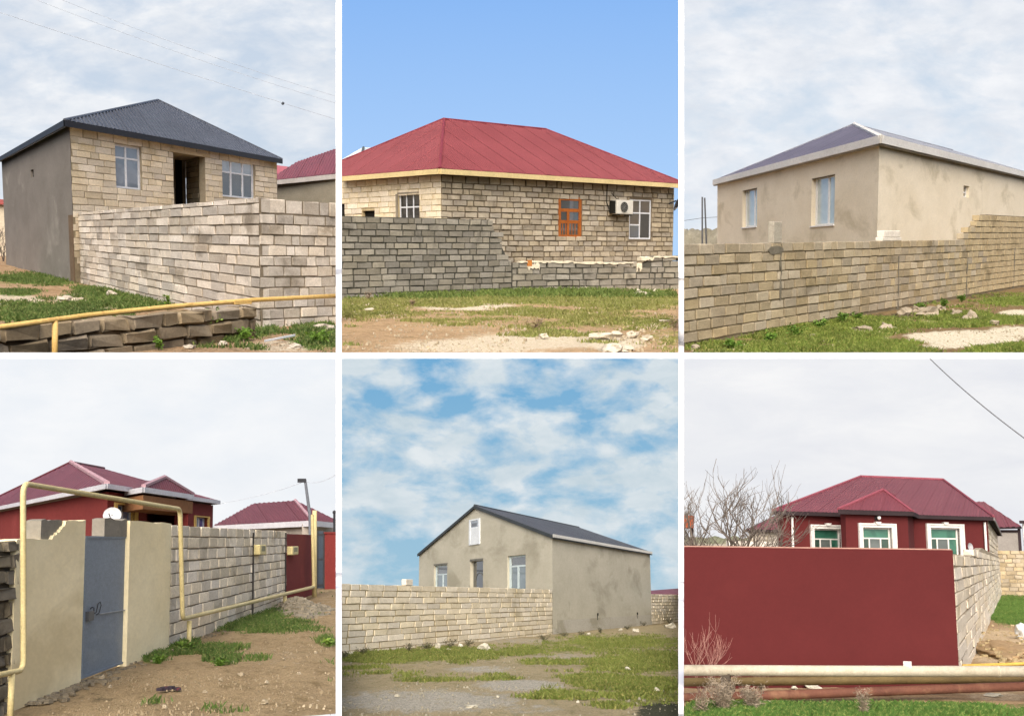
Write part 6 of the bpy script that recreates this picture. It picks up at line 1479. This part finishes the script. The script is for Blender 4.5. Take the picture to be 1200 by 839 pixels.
# pipes in front
cr = mat('pipe_cream', 'b8b09c', 'aca38d', '8c826c', s1=3, s3=2.2, rough=.65, bump=.15, t3=(.58, .68)); ru = mat('pipe_rust', '5c3a2e', '6b4536', '85634b', s1=4, s3=1.6, rough=.8, bump=.3); br_ = mat('pipe_ochre', '75643f', '665535', '50432d', s1=3, rough=.7, bump=.2)
def hpipe(name, label, pts, d_, r, mt_, posts=()):
    P = [w.pt(*w.sz(px, py, d_), d_) for px, py in pts]; t = thing(name, label, 'pipe', (P[0].x, P[0].y, 0)); bm = bmesh.new(); tube(bm, P, r, 16); part('pipe', bm, mt_, t, True)
    for px, py in posts: q = w.pt(*w.sz(px, py, d_), d_); bm = bmesh.new(); box(bm, Vector((q.x, q.y + .02, -.1)), .12, .14, q.z + .1 - r * .4); part('support', bm, mat('support_dark', '4a4238', '554c41'), t)
    return t
bp = hpipe('large_pipe', 'thick cream painted pipe running across in front of the red yard wall', [(780, 785), (1000, 786), (1260, 786.5)], 1.5, .0715, cr, posts=((850, 786), (1235, 786)))
q = w.pt(*w.sz(1063.5, 781, 1.5), 1.5); bm = bmesh.new(); box(bm, q - Vector((0, 0, .02)), .1, .06, .09); part('tag_block', bm, wht, bp)
bm = bmesh.new(); q = w.pt(*w.sz(1168, 786.5, 1.5), 1.5); tube(bm, [q, q + Vector((*w.e, 0)) * .03], .077, 16); part('weld_collar', bm, cr, bp, True)
hpipe('ochre_pipe', 'ochre pipe half hidden behind the thick cream pipe', [(780, 799), (1000, 797), (1260, 794)], 0.95, .058, br_, posts=((855, 799), (1235, 794)))
hpipe('rusty_pipe', 'rusty brown pipe lying low under the cream pipe above the grass', [(780, 818), (900, 814.5), (1050, 809), (1260, 801.5)], 1.42, .062, ru, posts=((846, 816), (1235, 802)))
hpipe('thin_yellow_pipe', 'thin yellow pipe lying behind the cream pipe at the brick corner', [(1128, 780), (1200, 777.5), (1260, 776)], 0.6, .025, mat('pipe_yellow_thin', 'c2a04e', 'b08e40', bump=.1))
wires = mat('wire_grey', '6f7072', '66676a', bump=0)
wire('power_line', [(1090, 420.5, 22), (1145, 470, 21), (1215, 524, 20)], .011, 'single dark cable slanting down across the white sky above the red house')
# dirt heap, sack
hpm = mat('dirt_heap', 'a68c68', '937a58', 'b59c78', s1=5, s3=2, bump=.9, bs=9, bd=.05); P = c.G(1190, 772); bm = bmesh.new(); bmesh.ops.create_icosphere(bm, subdivisions=5, radius=1)
for v_ in bm.verts: f_ = 1 + .3 * noise.noise(v_.co * 2.0 + Vector((3, 1, 0))) + .12 * noise.noise(v_.co * 6); v_.co = Vector((v_.co.x * .62 * f_ + P.x, v_.co.y * 2.6 * f_ + P.y + 1.6, max(-.05, v_.co.z) * .17 * f_))
solo('dirt_heap', bm, hpm, 'low heap of brown earth beside the white block wall', 'heap', (P.x, P.y, 0), smooth=True)
P = c.G(1199, 748); bm = bmesh.new(); bmesh.ops.create_icosphere(bm, subdivisions=4, radius=1)
for v_ in bm.verts: f_ = 1 + .28 * noise.noise(v_.co * 2.4 + Vector((7, 0, 1))); v_.co = Vector((v_.co.x * .17 * f_ + P.x, v_.co.y * .3 * f_ + P.y, (v_.co.z + .6) * .22 * f_))
solo('white_sack', bm, mat('sack_white', 'd5d6d4', 'c2c6c6', 'a9aeae', s1=6, bump=.6, bs=10), 'white plastic sack lying on the earth heap by the yard grass', 'sack', (P.x, P.y, 0), smooth=True)
bm = bmesh.new(); rnd = random.Random(4)
for i in range(160): P = c.G(rnd.uniform(1146, 1225), rnd.uniform(738, 800)); s_ = rnd.uniform(.012, .045); box(bm, v3(P, -.01 + max(0, .12)), s_ * 1.4, s_ * 2.2, s_, rnd.uniform(0, 3))
P = c.G(1180, 770); solo('rubble', bm, mat('rubble_tan', 'a89878', '94845f', 'c0b294', s1=9), 'crumbs of stone scattered over the brown earth heap', 'rubble', (P.x, P.y, 0), kind='stuff')
# twigs and dry weeds
bare_tree('dry_bush', c.G(822, 812), 1.15, mat('twig_pink', 'a57f73', '946c62', bump=0), 'pale dry twiggy bush against the red yard wall', 'bush', seed=31, spread=.42, lev=3, r0=.008, stems=5, up=.2)
dw = ('8a7c68', '9a8c78', '857763', 'b3a691')
for i, (px, py, w_, h_) in enumerate([(848, 838, 56, 50), (884, 836, 40, 36), (820, 840, 34, 34), (893, 810, 24, 20), (1013, 841, 20, 34)]):
    leafy('dry_weed', px, py, w_, h_, dw, ['large pale dry weed tangle in front of the cream pipe', 'pale dry weed beside the large tangle under the cream pipe', 'dry weed tuft at the edge of the pale tangle near the ochre pipe', 'small dry weed behind the pale tangle at the pipes', 'thin dry weed standing alone in the green grass under the rusty pipe'][i], n=1500 if i < 2 else 420, leaf=.06, seed=200 + i, slender=.22, stems=14)
rs = mat('rock_pale', 'c0bba9', 'aaa593', s1=5, bump=.5, bs=18)
for i, (px, py, w_, h_) in enumerate([(953, 806, 22, 6), (931, 807, 8, 4), (1110, 803, 10, 3), (1029, 802, 9, 3), (1165, 815, 18, 3), (1150, 806, 8, 4)]):
    rock('loose_stone', px, py, w_, h_, rs, 'pale stone chunk on the ground by the foot of the red wall', 'stone', 'stone chunks at the foot of the red wall', seed=220 + i)
# ------------------------------------------------------------------ trim everything to its own plot
def trim(c, left, right):
    for o in list(c.objs):
        if o.type != 'MESH' or o.get('kind') == 'structure' and o.name.startswith('ground'): continue
        if o.name.split('.')[0] in ('grass', 'green_weeds'): continue
        mw = o.matrix_basis.copy(); p = o.parent
        while p is not None: mw = p.matrix_basis @ mw; p = p.parent
        xs = []
        for q in o.bound_box:
            w = mw @ Vector(q); xs.append(600 + F * w.x / max(w.y, .01))
        for px, keep in ((left, 1), (right, -1)):
            if px is None: continue
            if (keep > 0 and min(xs) >= px) or (keep < 0 and max(xs) <= px): continue
            bm = bmesh.new(); bm.from_mesh(o.data)
            co = mw.inverted() @ Vector((0, 0, 0)); n = mw.to_3x3().transposed() @ Vector((1, -(px - 600) / F, 0)) * keep
            r = bmesh.ops.bisect_plane(bm, geom=list(bm.verts) + list(bm.edges) + list(bm.faces), plane_co=co, plane_no=n, clear_inner=True)
            ed = [g for g in r['geom_cut'] if isinstance(g, bmesh.types.BMEdge)]
            if ed and len(bm.faces) < 4000 and 'leaves' not in o.name:
                try: bmesh.ops.edgenet_fill(bm, edges=ed)
                except Exception: pass
            if not bm.faces:
                bm.free(); bpy.data.objects.remove(o); c.objs.remove(o); break
            me = o.data.copy(); bm.to_mesh(me); bm.free(); o.data = me
trim(C1, None, 393.5); trim(C2, 400.5, 795); trim(C3, 801.5, None)
trim(C4, None, 393.5); trim(C5, 400.5, 795); trim(C6, 801.5, None)

# the biggest stone of each group can be told apart by its size
bpy.context.view_layer.update()
for g in {o['group'] for o in bpy.data.objects if o.get('group') and 'stone' in o['group']}:
    L = [o for o in bpy.data.objects if o.get('group') == g]
    big = max(L, key=lambda o: o.dimensions.x * o.dimensions.z)
    big['label'] = 'largest ' + big['label']
